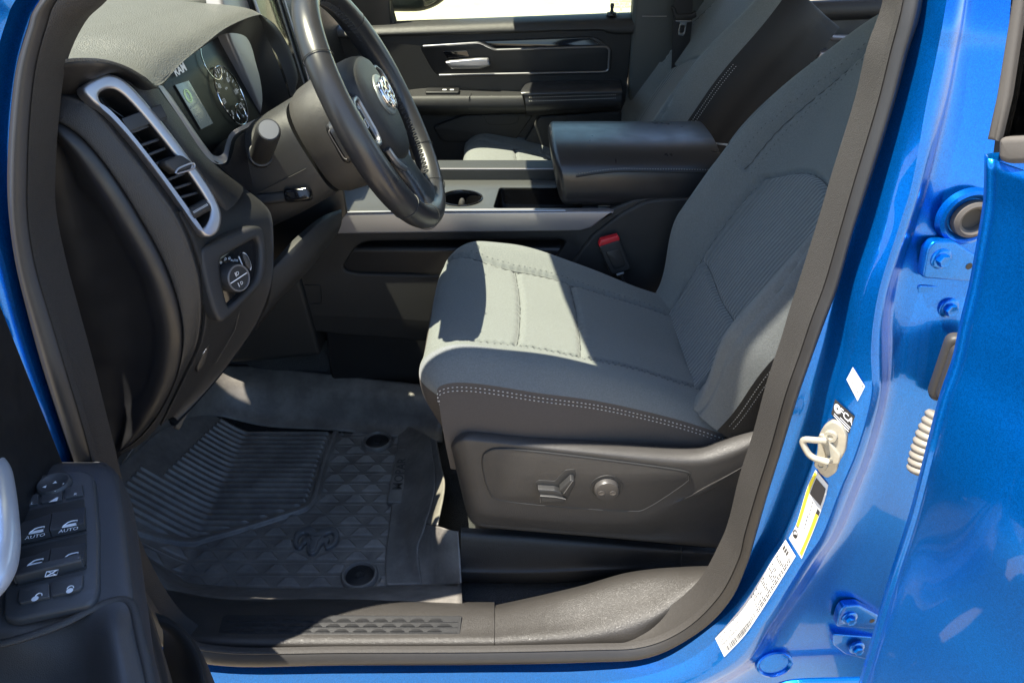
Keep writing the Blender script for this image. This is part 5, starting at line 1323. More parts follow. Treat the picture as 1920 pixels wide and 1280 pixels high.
for s_ in (1, -1):
    sp = [(.062, .052), (.110, .052), (.155, .040), (.176, .034), (.180, -.020), (.150, -.030), (.105, -.045), (.060, -.040)]
    m = MB(); m.plate(WFm.off(-.002), [rc([(s_ * x, y) for x, y in sp], .012)], .03, .009, 4, back=True); spo = m.build('spoke', LEATHER, whl)
    bz = [(.086, .044), (.120, .046), (.146, .030), (.150, .010), (.128, -.030), (.100, -.036), (.088, -.02)]
    m = MB(); ol = rc([(s_ * x, y) for x, y in bz], .010); cc = np.mean(ol, 0); m.plate(WFm.off(.006), [ol, [cc + (q - cc) * .84 for q in ol]], .010, .002); m.build('button_bezel', SILVER, spo)
    m = MB(); m.plate(WFm.off(.003), [[cc + (q - cc) * .85 for q in ol]], .006, .001); pdm = m.build('button_pad', GLOSS, spo)
    m = MB()
    for tx, x, y in (('RES', .108, .030), ('+', .138, .012), ('SET', .112, -.024)): m.text(WFm.off(.0034), tx, s_ * x, y, .008)
    m.tube([WFm.p(s_ * (.118 + dx), .006 + dy, .0038) for dx, dy in ((-.006, -.006), (.006, -.006), (.006, .006), (-.006, .006), (-.006, -.006))], .0005, 4)
    m.build('button_symbol', WHITE, spo)
m = MB(); G = []
for t in np.linspace(0, 1, 14):
    y = -.075 - .105 * t; w = .050 - .016 * math.sin(t * math.pi) + .01 * t; hh = -.012 + .010 * t
    G.append([WFm.p(w * math.copysign(abs(math.cos(q)) ** .6, math.cos(q)), y, hh + .013 * math.copysign(abs(math.sin(q)) ** .7, math.sin(q))) for q in np.linspace(0, 2 * np.pi, 26, endpoint=False)])
m.grid(G, cv=True); lsp = m.build('lower_spoke', LEATHER, whl)
m = MB(); vt = [(-.062, -.052), (-.046, -.088), (0, -.112), (.046, -.088), (.062, -.052)]; m.tube([WFm.p(x, y, -.004) for x, y in cr([np.array(q) for q in vt], 40)], .0075, 10, sq=(1, .8)); m.build('silver_trim', SILVER, whl, label='silver V trim below the airbag cover')
m = MB()
for k in range(10):
    y = -.112 - k * .0065
    for s_ in (-1, 1): m.tube([WFm.p(s_ * .026, y, .0022), WFm.p(s_ * .031, y - .003, .0022)], .0008, 5)
m.build('spoke_stitching', THREADD, lsp)
# rear cover of the hub, with the thumb switch
m = MB(); m.grid([sq_ring(WFm, h, rx, ry, .75, 48, dy) for h, rx, ry, dy in [(-.012, .088, .080, -.005), (-.030, .094, .088, -.006), (-.070, .094, .092, -.008), (-.100, .088, .088, -.008), (-.112, .080, .082, -.008), (-.112, .05, .05, 0)]], cv=True); hub = m.build('hub_cover', GRAY, whl)
q0 = WFm.p(-.096, -.005, -.05); TFr = Frame(q0, WFm.n, WFm.ey); TFr = TFr if np.dot(TFr.n, CAM - q0) > 0 else Frame(q0, -WFm.n, WFm.ey)
m = MB(); m.plate(TFr.off(.006), [rc([(-.016, -.034), (.014, -.034), (.016, .030), (-.012, .034)], .012)], .02, .005); ts = m.build('thumb_switch', BLACK, whl)
m = MB(); m.plate(TFr.off(.009), [rc([(-.009, -.026), (.008, -.026), (.008, .024), (-.008, .026)], .008)], .006, .003); m.build('switch_insert', GLOSS, ts)
m = MB(); m.tube([TFr.p(x, y, .0095) for x, y in rc([(-.009, -.026), (.008, -.026), (.008, .024), (-.008, .026)], .008)], .0008, 5, closed=True); m.build('switch_edge', SILVERL, ts)
# ------------------------------------------------------------------ centre console
con = thing('centre_console', 'dark centre console with a padded armrest, silver side trim and cup holder', 'centre console', (.0, 1.02, -.05))
YN, YF_ = .865, 1.17
KF_ = FY(YN)
so = rc(KF_.pxs([(470, 585), (600, 430), (625, 428), (1080, 426), (1105, 412), (1150, 390), (1195, 372), (1230, 366), (1420, 362), (1420, 640), (1300, 640), (1000, 655), (790, 640), (640, 628), (560, 618), (500, 605)]), .012)
po = rc(KF_.pxs([(644, 500), (668, 462), (690, 453), (1050, 449), (1062, 455), (1030, 500), (960, 520), (800, 516), (668, 513), (648, 508)]), .012)
m = MB(); m.plate(KF_, [so, po], .02, .006, 4); side = m.build('console_side', SOFTD, con)
m = MB(); pc = np.mean(po, 0); m.grid([[KF_.p(q[0], q[1], -.004) for q in po], [KF_.p(*(pc + (np.asarray(q) - pc) * .98), -.05) for q in po]], cv=True); m.plate(KF_.off(-.05), [[pc + (np.asarray(q) - pc) * .98 for q in po]], .002, .0005); m.build('side_pocket', SOFTD, side)
m = MB(); m.tube([KF_.p(*KF_.px(u, v), .001) for u, v in rc([np.array(q, float) for q in [(564, 534), (601, 534), (603, 569), (570, 569)]], 5)], .0011, 6, closed=True); m.build('access_cover', BLACK, side)
# flank behind the buckle: a raised facet
fo = KF_.pxs([(1108, 440), (1160, 400), (1205, 376), (1235, 370), (1420, 366), (1420, 600), (1000, 600), (1050, 520)])
m = MB(); m.plate(KF_.off(.008), [rc(fo, .012)], .012, .008, 4); m.build('rear_facet', SOFTD, side)
# silver trim
to = KF_.pxs([(600, 399), (830, 395), (1152, 393), (1108, 424), (1086, 430), (760, 434), (612, 436)])
m = MB(); m.plate(KF_.off(.010), [rc(to, .004)], .02, .004, 4); tr_ = m.build('silver_trim', SILVERL, con, label='long silver trim strip along the console side')
m = MB(); m.tube([KF_.p(*KF_.px(u, v), .008) for u, v in [(610, 397), (830, 393), (1060, 392)]], .0022, 8); m.build('bright_edge', SILVER, tr_)
# tray between the rails
ZT = float(PY(900, 393, YN)[2]) - .004
TF_ = Frame((0, 0, ZT), (1, 0, 0), (0, 1, 0))
x0, x1 = -.45, .16
hol = [(0, 0)]
cxy = PZ(865, 372, ZT); cup = ell(cxy[0], cxy[1], .047, .047, 48)
b0, b1 = PZ(925, 388, ZT), PZ(1060, 352, ZT)
bin_ = rc([(b0[0], YN + .020), (.155, YN + .020), (.155, YN + .15), (b0[0] + .012, YN + .15)], .012)
m = MB(); m.plate(TF_, [[(x0, YN + .002), (.19, YN + .002), (.19, YN + .20), (x0, YN + .20)], cup, bin_], .006, .002, 3); top = m.build('tray_top', material('satin_grey_tray', (.050, .052, .052), rough=.38), con)
m = MB()
for L, dep in ((cup, .07), (bin_, .05)):
    m.grid([[TF_.p(q[0], q[1], -.003) for q in L], [TF_.p(q[0], q[1], -dep) for q in L]], cv=True); m.plate(TF_.off(-dep), [L], .002, .0003)
m.build('cup_holder', GLOSS, con)
m = MB(); m.tube([TF_.p(q[0], q[1], .001) for q in cup], .0022, 8, closed=True); m.build('cup_ring', GLOSS, con)
fq = PZ(866, 382, ZT - .005); m = MB(); m.disc(Frame(fq, (1, 0, 0), (0, 0, 1)), 0, -.006, [(.010, -.01), (.010, .004), (.006, .008), (0, .009)], 20, sx=.8, sy=1.6); m.build('cup_finger', GRAY, con)
# far rail: its near face and bright top edge
FR = FY(YN + .20); m = MB(); fr_ = FR.pxs([(690, 397), (690, 320), (1060, 319), (1060, 345), (1060, 380)])
zt = PY(820, 317, YN + .20)[2]; zb = ZT
m.box(Frame((0, YN + .235, 0), (1, 0, 0), (0, 0, 1)), x0, .2, zb - .02, zt, -.03, .033, .004); rl = m.build('far_rail', material('grey_console_rail', (.032, .033, .032), rough=.5, grain='leather', gs=700, gd=.2), con)
m = MB(); m.tube([(x, YN + .203, zt - .001) for x in (-.35, .19)], .002, 8); m.build('bright_edge', SILVERL, rl)
m = MB(); m.box(Frame((0, YN + .12, 0), (1, 0, 0), (0, 0, 1)), x0, .5, -.15, ZT - .09, -.14, .11, .01); m.build('console_body', BLACK, con)
# padded armrest lid
AL = MB(); n = 60; G = []
xa, xb = .108, .47; ya, yb = .862, 1.165; z0, z1 = .356, .492
def arm_ring(x, k, kz):
    yc_, hw = (ya + yb) / 2, (yb - ya) / 2 * k; ring_ = []
    for q in np.linspace(0, 2 * np.pi, 140, endpoint=False):
        c_, s_ = math.cos(q), math.sin(q)
        yy = math.copysign(abs(c_) ** .52, c_) * hw; s2 = math.copysign(abs(s_) ** .62, s_)
        zz = (z0 + z1) / 2 + s2 * (z1 - z0) / 2 * kz
        if s_ > 0: zz += .010 * (1 - (yy / hw) ** 2) * kz
        if s_ < 0: yy *= 1 - .10 * (-s_) ** 2
        side_ = 1 + .0 * c_
        lean_ = -.028 * (zz - z0) / (z1 - z0)
        ring_.append((x + lean_ * (1 if k < 1.01 else 0), yc_ + yy, zz))
    return ring_
for t in np.linspace(0, 1, 16):
    k = math.sin(max(.02, t) * math.pi / 2) ** .30 if t > 0 else .05
    G.append(arm_ring(xa + .020 * (1 - math.cos(t * math.pi / 2)) - .0, k, k))
for x in np.linspace(xa + .035, xb, 30): G.append(arm_ring(x, 1, 1))
AL.grid(G, cv=True); arm = AL.build('armrest', LEATHER, con, label='padded black leather armrest lid')
m = MB(); zs = .452
def side_y(z):
    s2 = (z - (z0 + z1) / 2) / ((z1 - z0) / 2); s_ = max(0, s2) ** (1 / .62); return (ya + yb) / 2 - (yb - ya) / 2 * max(0, 1 - s_ * s_) ** .26
sl = [(xa + .028 + t * .33, side_y(zz), zz) for t in np.linspace(0, 1, 30) for zz in [zs - .006 + .012 * math.sin(min(1, t * 3) * math.pi / 2) - .004 * t]]
L = cr([np.array(q) for q in sl], 120); m.tube(L, .0024, 6); m.build('armrest_seam', INK, arm)
m = MB()
for i in range(0, 118, 2): m.tube([np.array((q[0], side_y(q[2] + .005) - .0010, q[2] + .005)) for q in (L[i], L[i + 1])], .0012, 4)
m.build('armrest_stitching', material('grey_thread', (.16, .16, .155), rough=.8), arm)
# loose booklet tucked behind the armrest
bk_t = thing('booklet', 'thin pale-edged booklet tucked behind the armrest lid', 'booklet', tuple(PY(1350, 280, 1.0)))
m = MB(); p = [PY(1328, 266, 1.05), PY(1382, 272, 1.05), PY(1380, 276, 1.05), PY(1330, 269, 1.05)]
m.grid([[p[0], p[1]], [p[3], p[2]]]); p = [PY(1336, 274, 1.0), PY(1361, 299, .95), PY(1357, 300, .95), PY(1334, 277, 1.0)]; m.grid([[p[0], p[1]], [p[3], p[2]]])
m.build('page', PAPER, bk_t, solid=.001)
# ------------------------------------------------------------------ far (passenger) door, closed
YD = 1.70
PD = FY(YD)
pl = PD.pxs([(600, 60), (1186, 56), (1178, 140), (1166, 250), (1150, 420), (600, 420)])
m = MB(); m.plate(PD, [rc(pl, .01)], .03, .004, back=True); pdoor = m.build('passenger_door', SOFTD, truck, label='closed far door with a silver framed handle recess')
rows = [[(600, 47, 1.760), (735, 40, 1.760), (950, 32, 1.760), (1186, 23, 1.760)], [(600, 50, 1.735), (735, 43, 1.735), (950, 35, 1.735), (1188, 26, 1.735)],
        [(600, 58, 1.702), (735, 52, 1.702), (950, 44, 1.702), (1190, 36, 1.702)], [(600, 68, 1.688), (735, 62, 1.688), (950, 56, 1.688), (1188, 52, 1.688)],
        [(600, 74, 1.690), (735, 68, 1.690), (950, 62, 1.690), (1120, 56, 1.690), (1142, 63, 1.690), (1186, 64, 1.690)], [(600, 74, 1.705), (735, 68, 1.705), (950, 62, 1.705), (1120, 56, 1.705), (1142, 63, 1.705), (1186, 64, 1.705)]]
A = np.array([cr([PY(*q) for q in r_], 50) for r_ in rows]); m = MB(); m.grid(np.array([crk(list(A[:, j]), 5) for j in range(50)])); m.build('door_top_roll', SOFT, pdoor)
# dark insert field and silver frame
m = MB(); fld = rc(PD.pxs([(788, 90), (796, 83), (905, 76), (1108, 68), (1122, 72), (1148, 92), (1146, 132), (1134, 138), (826, 144), (812, 134)]), .012); m.plate(PD.off(.003), [fld], .006, .003); m.build('insert_field', BLACK, pdoor)
m = MB(); gl = PD.pxs([(906, 77), (1106, 70), (1128, 84), (930, 90)]); m.plate(PD.off(.006), [rc(gl, .004)], .004, .0015); m.build('gloss_strip', GLOSS, pdoor)
m = MB(); sp = rc(PD.pxs([(794, 86), (899, 79), (928, 93), (1136, 87), (1142, 92), (1140, 131), (1132, 134), (824, 140)]), [0, .008, .008, .006, .008, .012, .008, 0], 6)
m.tube([PD.p(q[0], q[1], .008) for q in sp], .0042, 10, sq=(1, .8)); m.build('silver_frame', SILVER, pdoor)
m = MB(); cupo = rc(PD.pxs([(828, 96), (876, 93), (882, 108), (842, 113)]), .006); m.plate(PD.off(.0045), [cupo], .004, .002); m.build('handle_recess', GLOSS, pdoor)
m = MB(); HFm = PD.off(.030); hp = rc(HFm.pxs([(834, 117), (843, 115), (899, 110), (916, 110), (920, 124), (900, 130), (846, 130)]), .005); m.plate(HFm, [hp], .016, .006, 4, back=True); m.build('inside_handle', SILVER, pdoor, label='satin silver inside door handle')
# armrest
def loft(rows, nm, mt, par, nu=40, per=5, **kw):
    A = np.array([cr([PY(*q) for q in r_], nu) for r_ in rows]); m = MB(); m.grid(np.array([crk(list(A[:, j]), per) for j in range(nu)])); return m.build(nm, mt, par, **kw)
loft([[(740, 172, 1.695), (820, 165, 1.695), (980, 172, 1.695)], [(740, 178, 1.64), (820, 176, 1.64), (980, 178, 1.64)], [(740, 184, 1.615), (820, 184, 1.615), (980, 182, 1.615)], [(740, 204, 1.612), (820, 206, 1.612), (985, 206, 1.612)], [(740, 214, 1.66), (820, 216, 1.66), (985, 212, 1.66)]], 'pull_bar', SOFTD, pdoor)
m = MB(); m.tube([PY(u, v, y) for u, v, y in [(884, 174, 1.64), (880, 182, 1.612), (880, 204, 1.609), (884, 214, 1.65)]], .0012, 5); m.build('pull_joint', INK, pdoor)
loft([[(985, 158, 1.697), (1010, 153, 1.697), (1162, 150, 1.697)], [(978, 168, 1.66), (1008, 160, 1.65), (1164, 156, 1.65)], [(978, 175, 1.62), (992, 172, 1.605), (1166, 168, 1.605)], [(985, 185, 1.602), (1000, 184, 1.60), (1166, 180, 1.60)], [(990, 206, 1.604), (1000, 207, 1.604), (1164, 198, 1.604)], [(990, 216, 1.66), (1000, 217, 1.66), (1164, 206, 1.66)]], 'door_armrest', LEATHER, pdoor, label='padded armrest with double pale stitching')
m = MB()
for v0, v1 in ((183, 178), (190, 184)):
    L = cr([PY(992, v0, 1.598), PY(1060, v0 - 2, 1.597), PY(1158, v1, 1.597)], 100)
    for i in range(0, 98, 2): m.tube([L[i], L[i] * .3 + L[i + 1] * .7], .0011, 4)
m.build('armrest_stitching', THREAD, pdoor)
m = MB(); SWq = Frame(PY(830, 171, 1.65), (1, 0, 0), (0, 1, .1)); m.box(SWq, -.05, .05, -.02, .02, -.004, .004, .003); sw = m.build('window_switch', BLACK, pdoor)
m = MB()
for du in (0, .022): m.box(SWq, du, du + .012, -.004, .002, .003, .0052, .0008)
m.build('switch_symbol', WHITE, sw)
m = MB(); lo = rc(PD.pxs([(812, 236), (870, 214), (985, 210), (1000, 214), (966, 262), (950, 266), (830, 264)]), .012); m.plate(PD.off(.012), [lo], .012, .005); m.build('map_pocket', SOFTD, pdoor)
m = MB(); lo = rc(PD.pxs([(904, 210), (976, 206), (970, 228), (958, 232), (920, 232), (912, 228)]), .006); m.tube([PD.p(q[0], q[1], .0125) for q in lo], .0010, 5, closed=True); m.build('pocket_flap', BLACK, pdoor)
m = MB(); lo = rc(PD.pxs([(1010, 215), (1165, 205), (1160, 300), (960, 300), (990, 250)]), .012); m.plate(PD.off(.016), [lo], .012, .008); m.build('speaker_cover', SOFTD, pdoor)
m = MB(); lk = PY(1147, 26, 1.725); LK = Frame(lk, (1, 0, 0), (0, 1, 0)); m.disc(LK, 0, 0, [(.016, -.004), (.014, .003), (.006, .005), (.0048, .008), (.0042, .012), (.006, .022), (.005, .028), (0, .029)], 24); m.build('lock_pin', BLACK, pdoor)
m = MB(); G = FY(1.775); m.plate(G, [G.pxs([(700, 60), (1192, 40), (1192, -190), (1130, -330), (820, -330), (705, -130)])], .004, .0005, back=True); pg = m.build('window_glass', GLASS, pdoor)
m = MB()
for k, (tx, sz) in enumerate((('DOT 486 AS2', .010), ('M 510 TEMPERED', .009), ('43R 001583', .009), ('SOUND SCREEN', .008), ('E', .012))):
    q = G.px(1165, -2 + k * 5.0); m.text(G, tx, q[0], q[1], sz, h=.001)
m.build('glass_marking', material('glass_mark', (.42, .38, .28), rough=.9), pg)
m = MB(); m.tube([PY(u, v, 1.745) for u, v in [(735, 48), (722, 0), (705, -130), (760, -260)]], .018, 8); m.box(FY(1.72), *sorted((float(PD.px(640, 20)[0]), float(PD.px(730, 20)[0]))), .60, .78, -.02, .0, .006); m.build('window_frame', BLACK, pdoor)
# mirror beyond the glass
m = MB(); MF = FY(1.94); mo = rc(MF.pxs([(690, 22), (735, 24), (790, 24), (822, 12), (850, -15), (850, -120), (700, -120)]), .03); m.plate(MF, [mo], .07, .02, 4, back=True); mir = m.build('side_mirror', GRAY, truck, label='passenger side mirror beyond the far window')
m = MB(); m.plate(MF.off(.002), [rc(MF.pxs([(795, 14), (815, 5), (838, -20), (838, -110), (790, -110)]), .012)], .004, .001); m.build('mirror_glass', CHROME, mir)
# far pillar with its belt, rear quarter beyond the passenger seat
m = MB(); Bp = FY(1.69); m.plate(Bp, [rc(Bp.pxs([(1192, -60), (1330, -60), (1316, 60), (1240, 260), (1178, 260), (1180, 140)]), .01)], .05, .012, back=True); m.build('pillar_trim', material('pillar_grey', (.055, .06, .058), rough=.55, grain='noise', gs=700, gd=.2), truck, label='grey trim of the far door pillar')
m = MB(); m.tube([PY(u, v, 1.676) for u, v in [(1204, 31), (1250, 31)]], .0015, 6); m.build('trim_joint', SILVERL, truck)
blt = thing('seat_belt', 'black seat belt with a metal tongue hanging on the far door pillar', 'seat belt', tuple(PY(1280, 60, 1.655)))
wf = FY(1.655)
m = MB(); m.plate(wf, [wf.pxs([(1269, -60), (1300, -60), (1298, 40), (1290, 120), (1258, 160), (1262, 40)])], .003, .001, back=True); m.build('webbing', WEB, blt)
m = MB(); m.plate(wf.off(.006), [rc(wf.pxs([(1258, 14), (1264, 12), (1270, 26), (1296, 26), (1304, 20), (1306, 32), (1294, 38), (1266, 38)]), .004)], .012, .003); m.build('belt_guide', BLACK, blt)
m = MB(); ou = rc(wf.pxs([(1265, 38), (1297, 38), (1296, 40), (1287, 42), (1284, 62), (1280, 67), (1271, 66), (1270, 60), (1274, 42), (1266, 40)]), .002); ho_ = rc(wf.pxs([(1275, 47), (1283, 47), (1281, 61), (1274, 61)]), .002)
m.plate(wf.off(.008), [ou, ho_], .003, .0008); m.build('belt_tongue', CHROME, blt)
RDp = FY(1.72); m = MB(); m.plate(RDp, [RDp.pxs([(1330, 20), (1900, -4), (1900, 420), (1330, 420)])], .04, .01, back=True); rdo = m.build('far_rear_door', BLACK, truck)
m = MB(); a, b = PY(1400, 26, 1.70), PY(1900, 6, 1.70); m.tube([a, b], .022, 12, sq=(1, 1.3)); m.build('door_top_roll', SOFT, rdo)
m = MB(); m.tube([PY(u, v, 1.69) for u, v in [(1538, 57), (1548, 62), (1562, 70), (1592, 71)]], .008, 8); m.build('inside_handle', SILVERL, rdo)
m = MB(); q = RDp.pxs([(1527, 92), (1552, 91), (1548, 101), (1522, 103)]); m.plate(RDp.off(.05), [rc(q, .004)], .06, .004); m.plate(RDp.off(.05), [rc(RDp.pxs([(1512, 118), (1580, 117), (1580, 122), (1512, 124)]), .002)], .06, .003); m.build('switch_pod', SILVERL, rdo)
# ------------------------------------------------------------------ near (driver) door, swung open towards the camera
dd = np.array([.25, -.968, 0.]); dn = np.array([.968, .25, 0.])
P0 = np.array([-.532, -.004, 0.])
DFr = Frame(P0, dd, (0, 0, 1)); DFr = DFr if np.dot(DFr.n, dn) > 0 else Frame(P0, -dd, (0, 0, 1))
sg = 1 if np.dot(DFr.ex, dd) > 0 else -1
def dq(x, z): return (sg * x, z)
m = MB(); m.plate(DFr, [rc([dq(.0, -.10), dq(.98, -.10), dq(1.02, .2), dq(1.02, .74), dq(.0, .78)], [.02, .03, .03, .03, .02])], .04, .01, back=True); ddoor = m.build('driver_door', BLACK, truck, label='open driver door in the foreground with its window switch armrest')  # top edge raised out of view so that it shades the armrest
m = MB(); m.plate(DFr.off(-.05), [rc([dq(.02, -.14), dq(1.03, -.14), dq(1.06, .74), dq(.02, .78)], .03)], .06, .02, back=True); m.build('door_skin', BLUE, ddoor)
m = MB(); m.tube([DFr.p(*dq(x, z), -.06) for x, z in cr([np.array(q, float) for q in [(.16, .76), (.26, .92), (.42, 1.08), (.62, 1.16), (.95, 1.14), (1.02, .62)]], 40)], .028, 10); m.build('window_frame', BLACK, ddoor)
m = MB(); m.plate(DFr.off(-.055), [[dq(.17, .76), dq(1.0, .72), dq(.94, 1.12), dq(.62, 1.14), dq(.42, 1.06), dq(.24, .88)]], .004, .0005, back=True); m.build('window_glass', GLASS, ddoor)
# armrest body
ZA = .425
def rowz(L): return [PZ(*q) for q in L]
prof = []
for v, ul, ur, dz in [(866, 40, 178, -.10), (867, 38, 190, -.030), (869, 36, 200, -.010), (874, 34, 206, -.003), (888, 30, 220, 0), (930, 12, 231, .002), (990, -6, 239, .003), (1050, -20, 246, .003), (1100, -32, 252, .002), (1135, -40, 256, .001), (1180, -50, 262, .0), (1230, -60, 274, .0), (1300, -80, 292, .0), (1380, -100, 310, 0)]:
    z = ZA + dz; L = [PZ(ul - 30, v, z), PZ(ul, v, z)]
    for f in (.2, .4, .6, .8, .92): L.append(PZ(ul + (ur - ul) * f, v, z))
    e1_, e2_ = PZ(ur - 6, v, z - .002), PZ(ur, v, z - .009)
    L += [e1_, e2_, e2_ + np.array([.004, .0, -.02]), e2_ + np.array([.002, .0, -.05]), e2_ + np.array([-.02, .0, -.14])]
    prof.append(L)
prof = np.array(prof)
# pull cup: the left half behind the ridge dips down
for i in range(len(prof)):
    v = [866, 867, 869, 874, 888, 930, 990, 1050, 1100, 1135, 1180, 1230, 1300, 1380][i]
    for j, f in ((0, -.2), (1, 0), (2, .2), (3, .4), (4, .6)):
        lim = 1178 - f * 60
        prof[i, j, 2] -= .055 * float(sstep(lim, lim + 70, v)) * (1 - .35 * (f > .5))
    if v > 1135: 
        for j in (5, 6): prof[i, j, 2] += .004
m = MB(); A = np.array([cr(list(prof[:, j]), 70) for j in range(prof.shape[1])]); m.grid(np.array([crk(list(A[:, i]), 5) for i in range(70)]))
armd = m.build('door_armrest', material('armrest_plastic', (.045, .046, .049), rough=.40, grain='leather', gs=650, gd=.22, gdist=.0005), ddoor, ang=80)
# ridge between switches and pull cup
rd = [(-60, 1212), (0, 1206), (60, 1190), (120, 1168), (165, 1145), (200, 1130), (228, 1124), (246, 1132), (256, 1160), (264, 1200), (274, 1240), (286, 1300)]
m = MB(); m.tube([PZ(u, v, ZA - .0005) for u, v in cr([np.array(q, float) for q in rd], 60)], .0042, 10, sq=(1, .7)); m.build('armrest_ridge', GRAY, ddoor)
o = PZ(100, 1010, ZA + .004); exA = PZ(180, 985, ZA + .004) - PZ(30, 1010, ZA + .004)
BZ = Frame(o, exA, np.cross((0, 0, 1.), exA)); BZ = BZ if BZ.n[2] > 0 else Frame(o, -exA, np.cross((0, 0, 1.), -exA))
def bp(L): return BZ.pxs(L)
bz_o = rc(bp([(50, 898), (160, 884), (178, 896), (188, 990), (188, 1110), (176, 1136), (30, 1167), (8, 1162), (8, 1100), (30, 960)]), [.012, .012, .014, .02, .02, .016, .012, .012, .02, .02])
m = MB(); m.plate(BZ.off(.004), [bz_o], .008, .0035, 4); bzl = m.build('switch_bezel', material('bezel_plastic', (.052, .053, .056), rough=.42, grain='noise', gs=900, gd=.12), ddoor, label='black window switch bezel with white symbols')
KB = BZ.off(.0042)
mx, my = KB.px(103, 911); 
m = MB(); m.disc(KB, mx, my, [(.0175, 0), (.0170, .004), (.0155, .0062), (.0135, .0062), (.0120, .005), (0, .0046)], 44); mk = m.build('mirror_knob', BUTTON, ddoor)
m = MB(); kf = KB.off(.0056)
for (u, v), a in zip(((103, 904), (120, 907), (104, 918), (84, 912)), (R(90), 0, R(-90), R(180))):
    x_, y_ = kf.px(u, v); m.add([kf.p(x_ + .0026 * math.cos(a + t), y_ + .0026 * math.sin(a + t)) for t in (0, 2.1, 4.2)], [(0, 1, 2)])
m.build('arrow_symbol', WHITE, mk)
def sw_btn(quad, nm, mt=BUTTON, h0=0.0, h1=.003, r=.0015, bev=.001, lab=None, far_drop=0.0):
    m = MB(); P_ = rc(bp(quad), r); m.plate(BZ.off(.0045 + h1), [P_], h1 + .002, bev, 3); return m.build(nm, mt, ddoor, label=lab)
sw_btn([(46, 941), (77, 934), (75, 953), (43, 960)], 'mirror_button'); sw_btn([(82, 933), (121, 924), (120, 945), (80, 952)], 'mirror_button'); sw_btn([(126, 923), (158, 917), (160, 936), (125, 943)], 'mirror_button')
# deep wells and rocking window switches
for quad, nm in (([(44, 966), (160, 940), (165, 1003), (40, 1030)], 'w'), ([(38, 1036), (165, 1006), (165, 1072), (33, 1105)], 'w')):
    m = MB(); m.plate(BZ.off(.0048), [rc(bp(quad), .002)], .002, .0004); m.build('switch_well', INK, ddoor)
def rocker(q, nm, lab=None):
    """q: far-left, far-right, near-right, near-left picture corners; the near edge stands up"""
    a, b, c_, d_ = [np.array(p) for p in bp(q)]
    G = []
    for t, h in ((0, .001), (.02, .0022), (.25, .004), (.6, .0075), (.9, .010), (.98, .0098), (1.0, .002)):
        L = []
        for s, hh in ((0, 0), (0.0, 1), (.03, 1), (.5, .94), (.97, 1), (1.0, 1), (1.0, 0)):
            p = (a * (1 - s) + b * s) * (1 - t) + (d_ * (1 - s) + c_ * s) * t; L.append(BZ.p(p[0], p[1], .0040 + (h - .0008 * (1 - abs(2 * s - 1))) * hh))
        G.append(L)
    m = MB(); m.grid(G); return m.build(nm, BUTTON, ddoor, ang=30, label=lab)
rocker([(45, 986), (100, 969), (100, 1015), (40, 1028)], 'window_switch'); rocker([(102, 968), (163, 958), (164, 1000), (102, 1014)], 'window_switch')
rocker([(38, 1056), (98, 1036), (98, 1086), (33, 1102)], 'window_switch'); rocker([(100, 1035), (164, 1024), (164, 1066), (100, 1085)], 'window_switch')
sw_btn([(38, 1086), (160, 1056), (162, 1070), (36, 1102)], 'lockout_bar', h1=.011, r=.002, bev=.002)
sw_btn([(40, 1113), (97, 1100), (98, 1128), (42, 1140), (38, 1134)], 'lock_button', h1=.003); sw_btn([(101, 1099), (160, 1086), (159, 1108), (152, 1115), (101, 1127)], 'lock_button', h1=.003)
def icon_car(mb, u, v, s, auto):
    fr = BZ.off(.0135); x, y = fr.px(u, v); d = fr.px(u + 10, v - 1.9) - fr.px(u, v); an = math.atan2(d[1], d[0]); w = .0064 * s
    def T(a, b): return fr.p(x + w * (a * math.cos(an) - b * math.sin(an)), y + w * (a * math.sin(an) + b * math.cos(an)), 0)
    L = [(-1, -.45), (-.85, -.05), (-.35, .48), (.1, .62), (.95, .62), (1, -.45)]
    mb.tube([T(a, b) for a, b in L] + [T(*L[0])], .00065, 5)
    mb.add([T(-.85, -.38), T(.9, -.38), T(.9, .05), T(-.7, .05)], [(0, 1, 2, 3)])
    if auto: mb.text(None, 'AUTO', 0, -1.25, 1.0, mapf=T)
def sym(): 
    global m
    m.build('switch_symbol', WHITE, ddoor); m = MB()
m = MB()
for u, v, au in ((69, 994, True), (131, 982, True), (66, 1055, False), (132, 1043, False)): icon_car(m, u, v, 1.0, au); sym()
fr = BZ.off(.0160); x, y = fr.px(97, 1074)
for s_ in (-1, 1): m.tube([fr.p(x - .004, y - s_ * .003), fr.p(x + .004, y + s_ * .003)], .0005, 5)
m.tube([fr.p(x + a, y + b) for a, b in ((-.005, -.003), (.005, -.003), (.005, .003), (-.005, .003), (-.005, -.003))], .0005, 5); sym()
fr = BZ.off(.0080)
for u, v, op in ((66, 1120, 1), (131, 1105, 0)):
    x, y = fr.px(u, v); m.disc(fr, x, y - .001, [(.0030, 0), (.0, .0001)], 20); m.tube([fr.p(x + .0027 * math.cos(t) + .0024 * op, y + .0016 + .0032 * math.sin(t)) for t in np.linspace(0, math.pi, 14)], .0005, 5); sym()
fr = BZ.off(.0078)
for tx, u, v in (('L', 61, 943), ('R', 142, 926)):
    x, y = fr.px(u, v); m.text(fr, tx, x, y, .0055); sym()
x, y = fr.px(102, 937); m.add([fr.p(x - .005, y - .002), fr.p(x + .003, y - .002), fr.p(x + .003, y + .004), fr.p(x + .001, y + .004)], [(0, 1, 2, 3)]); sym()
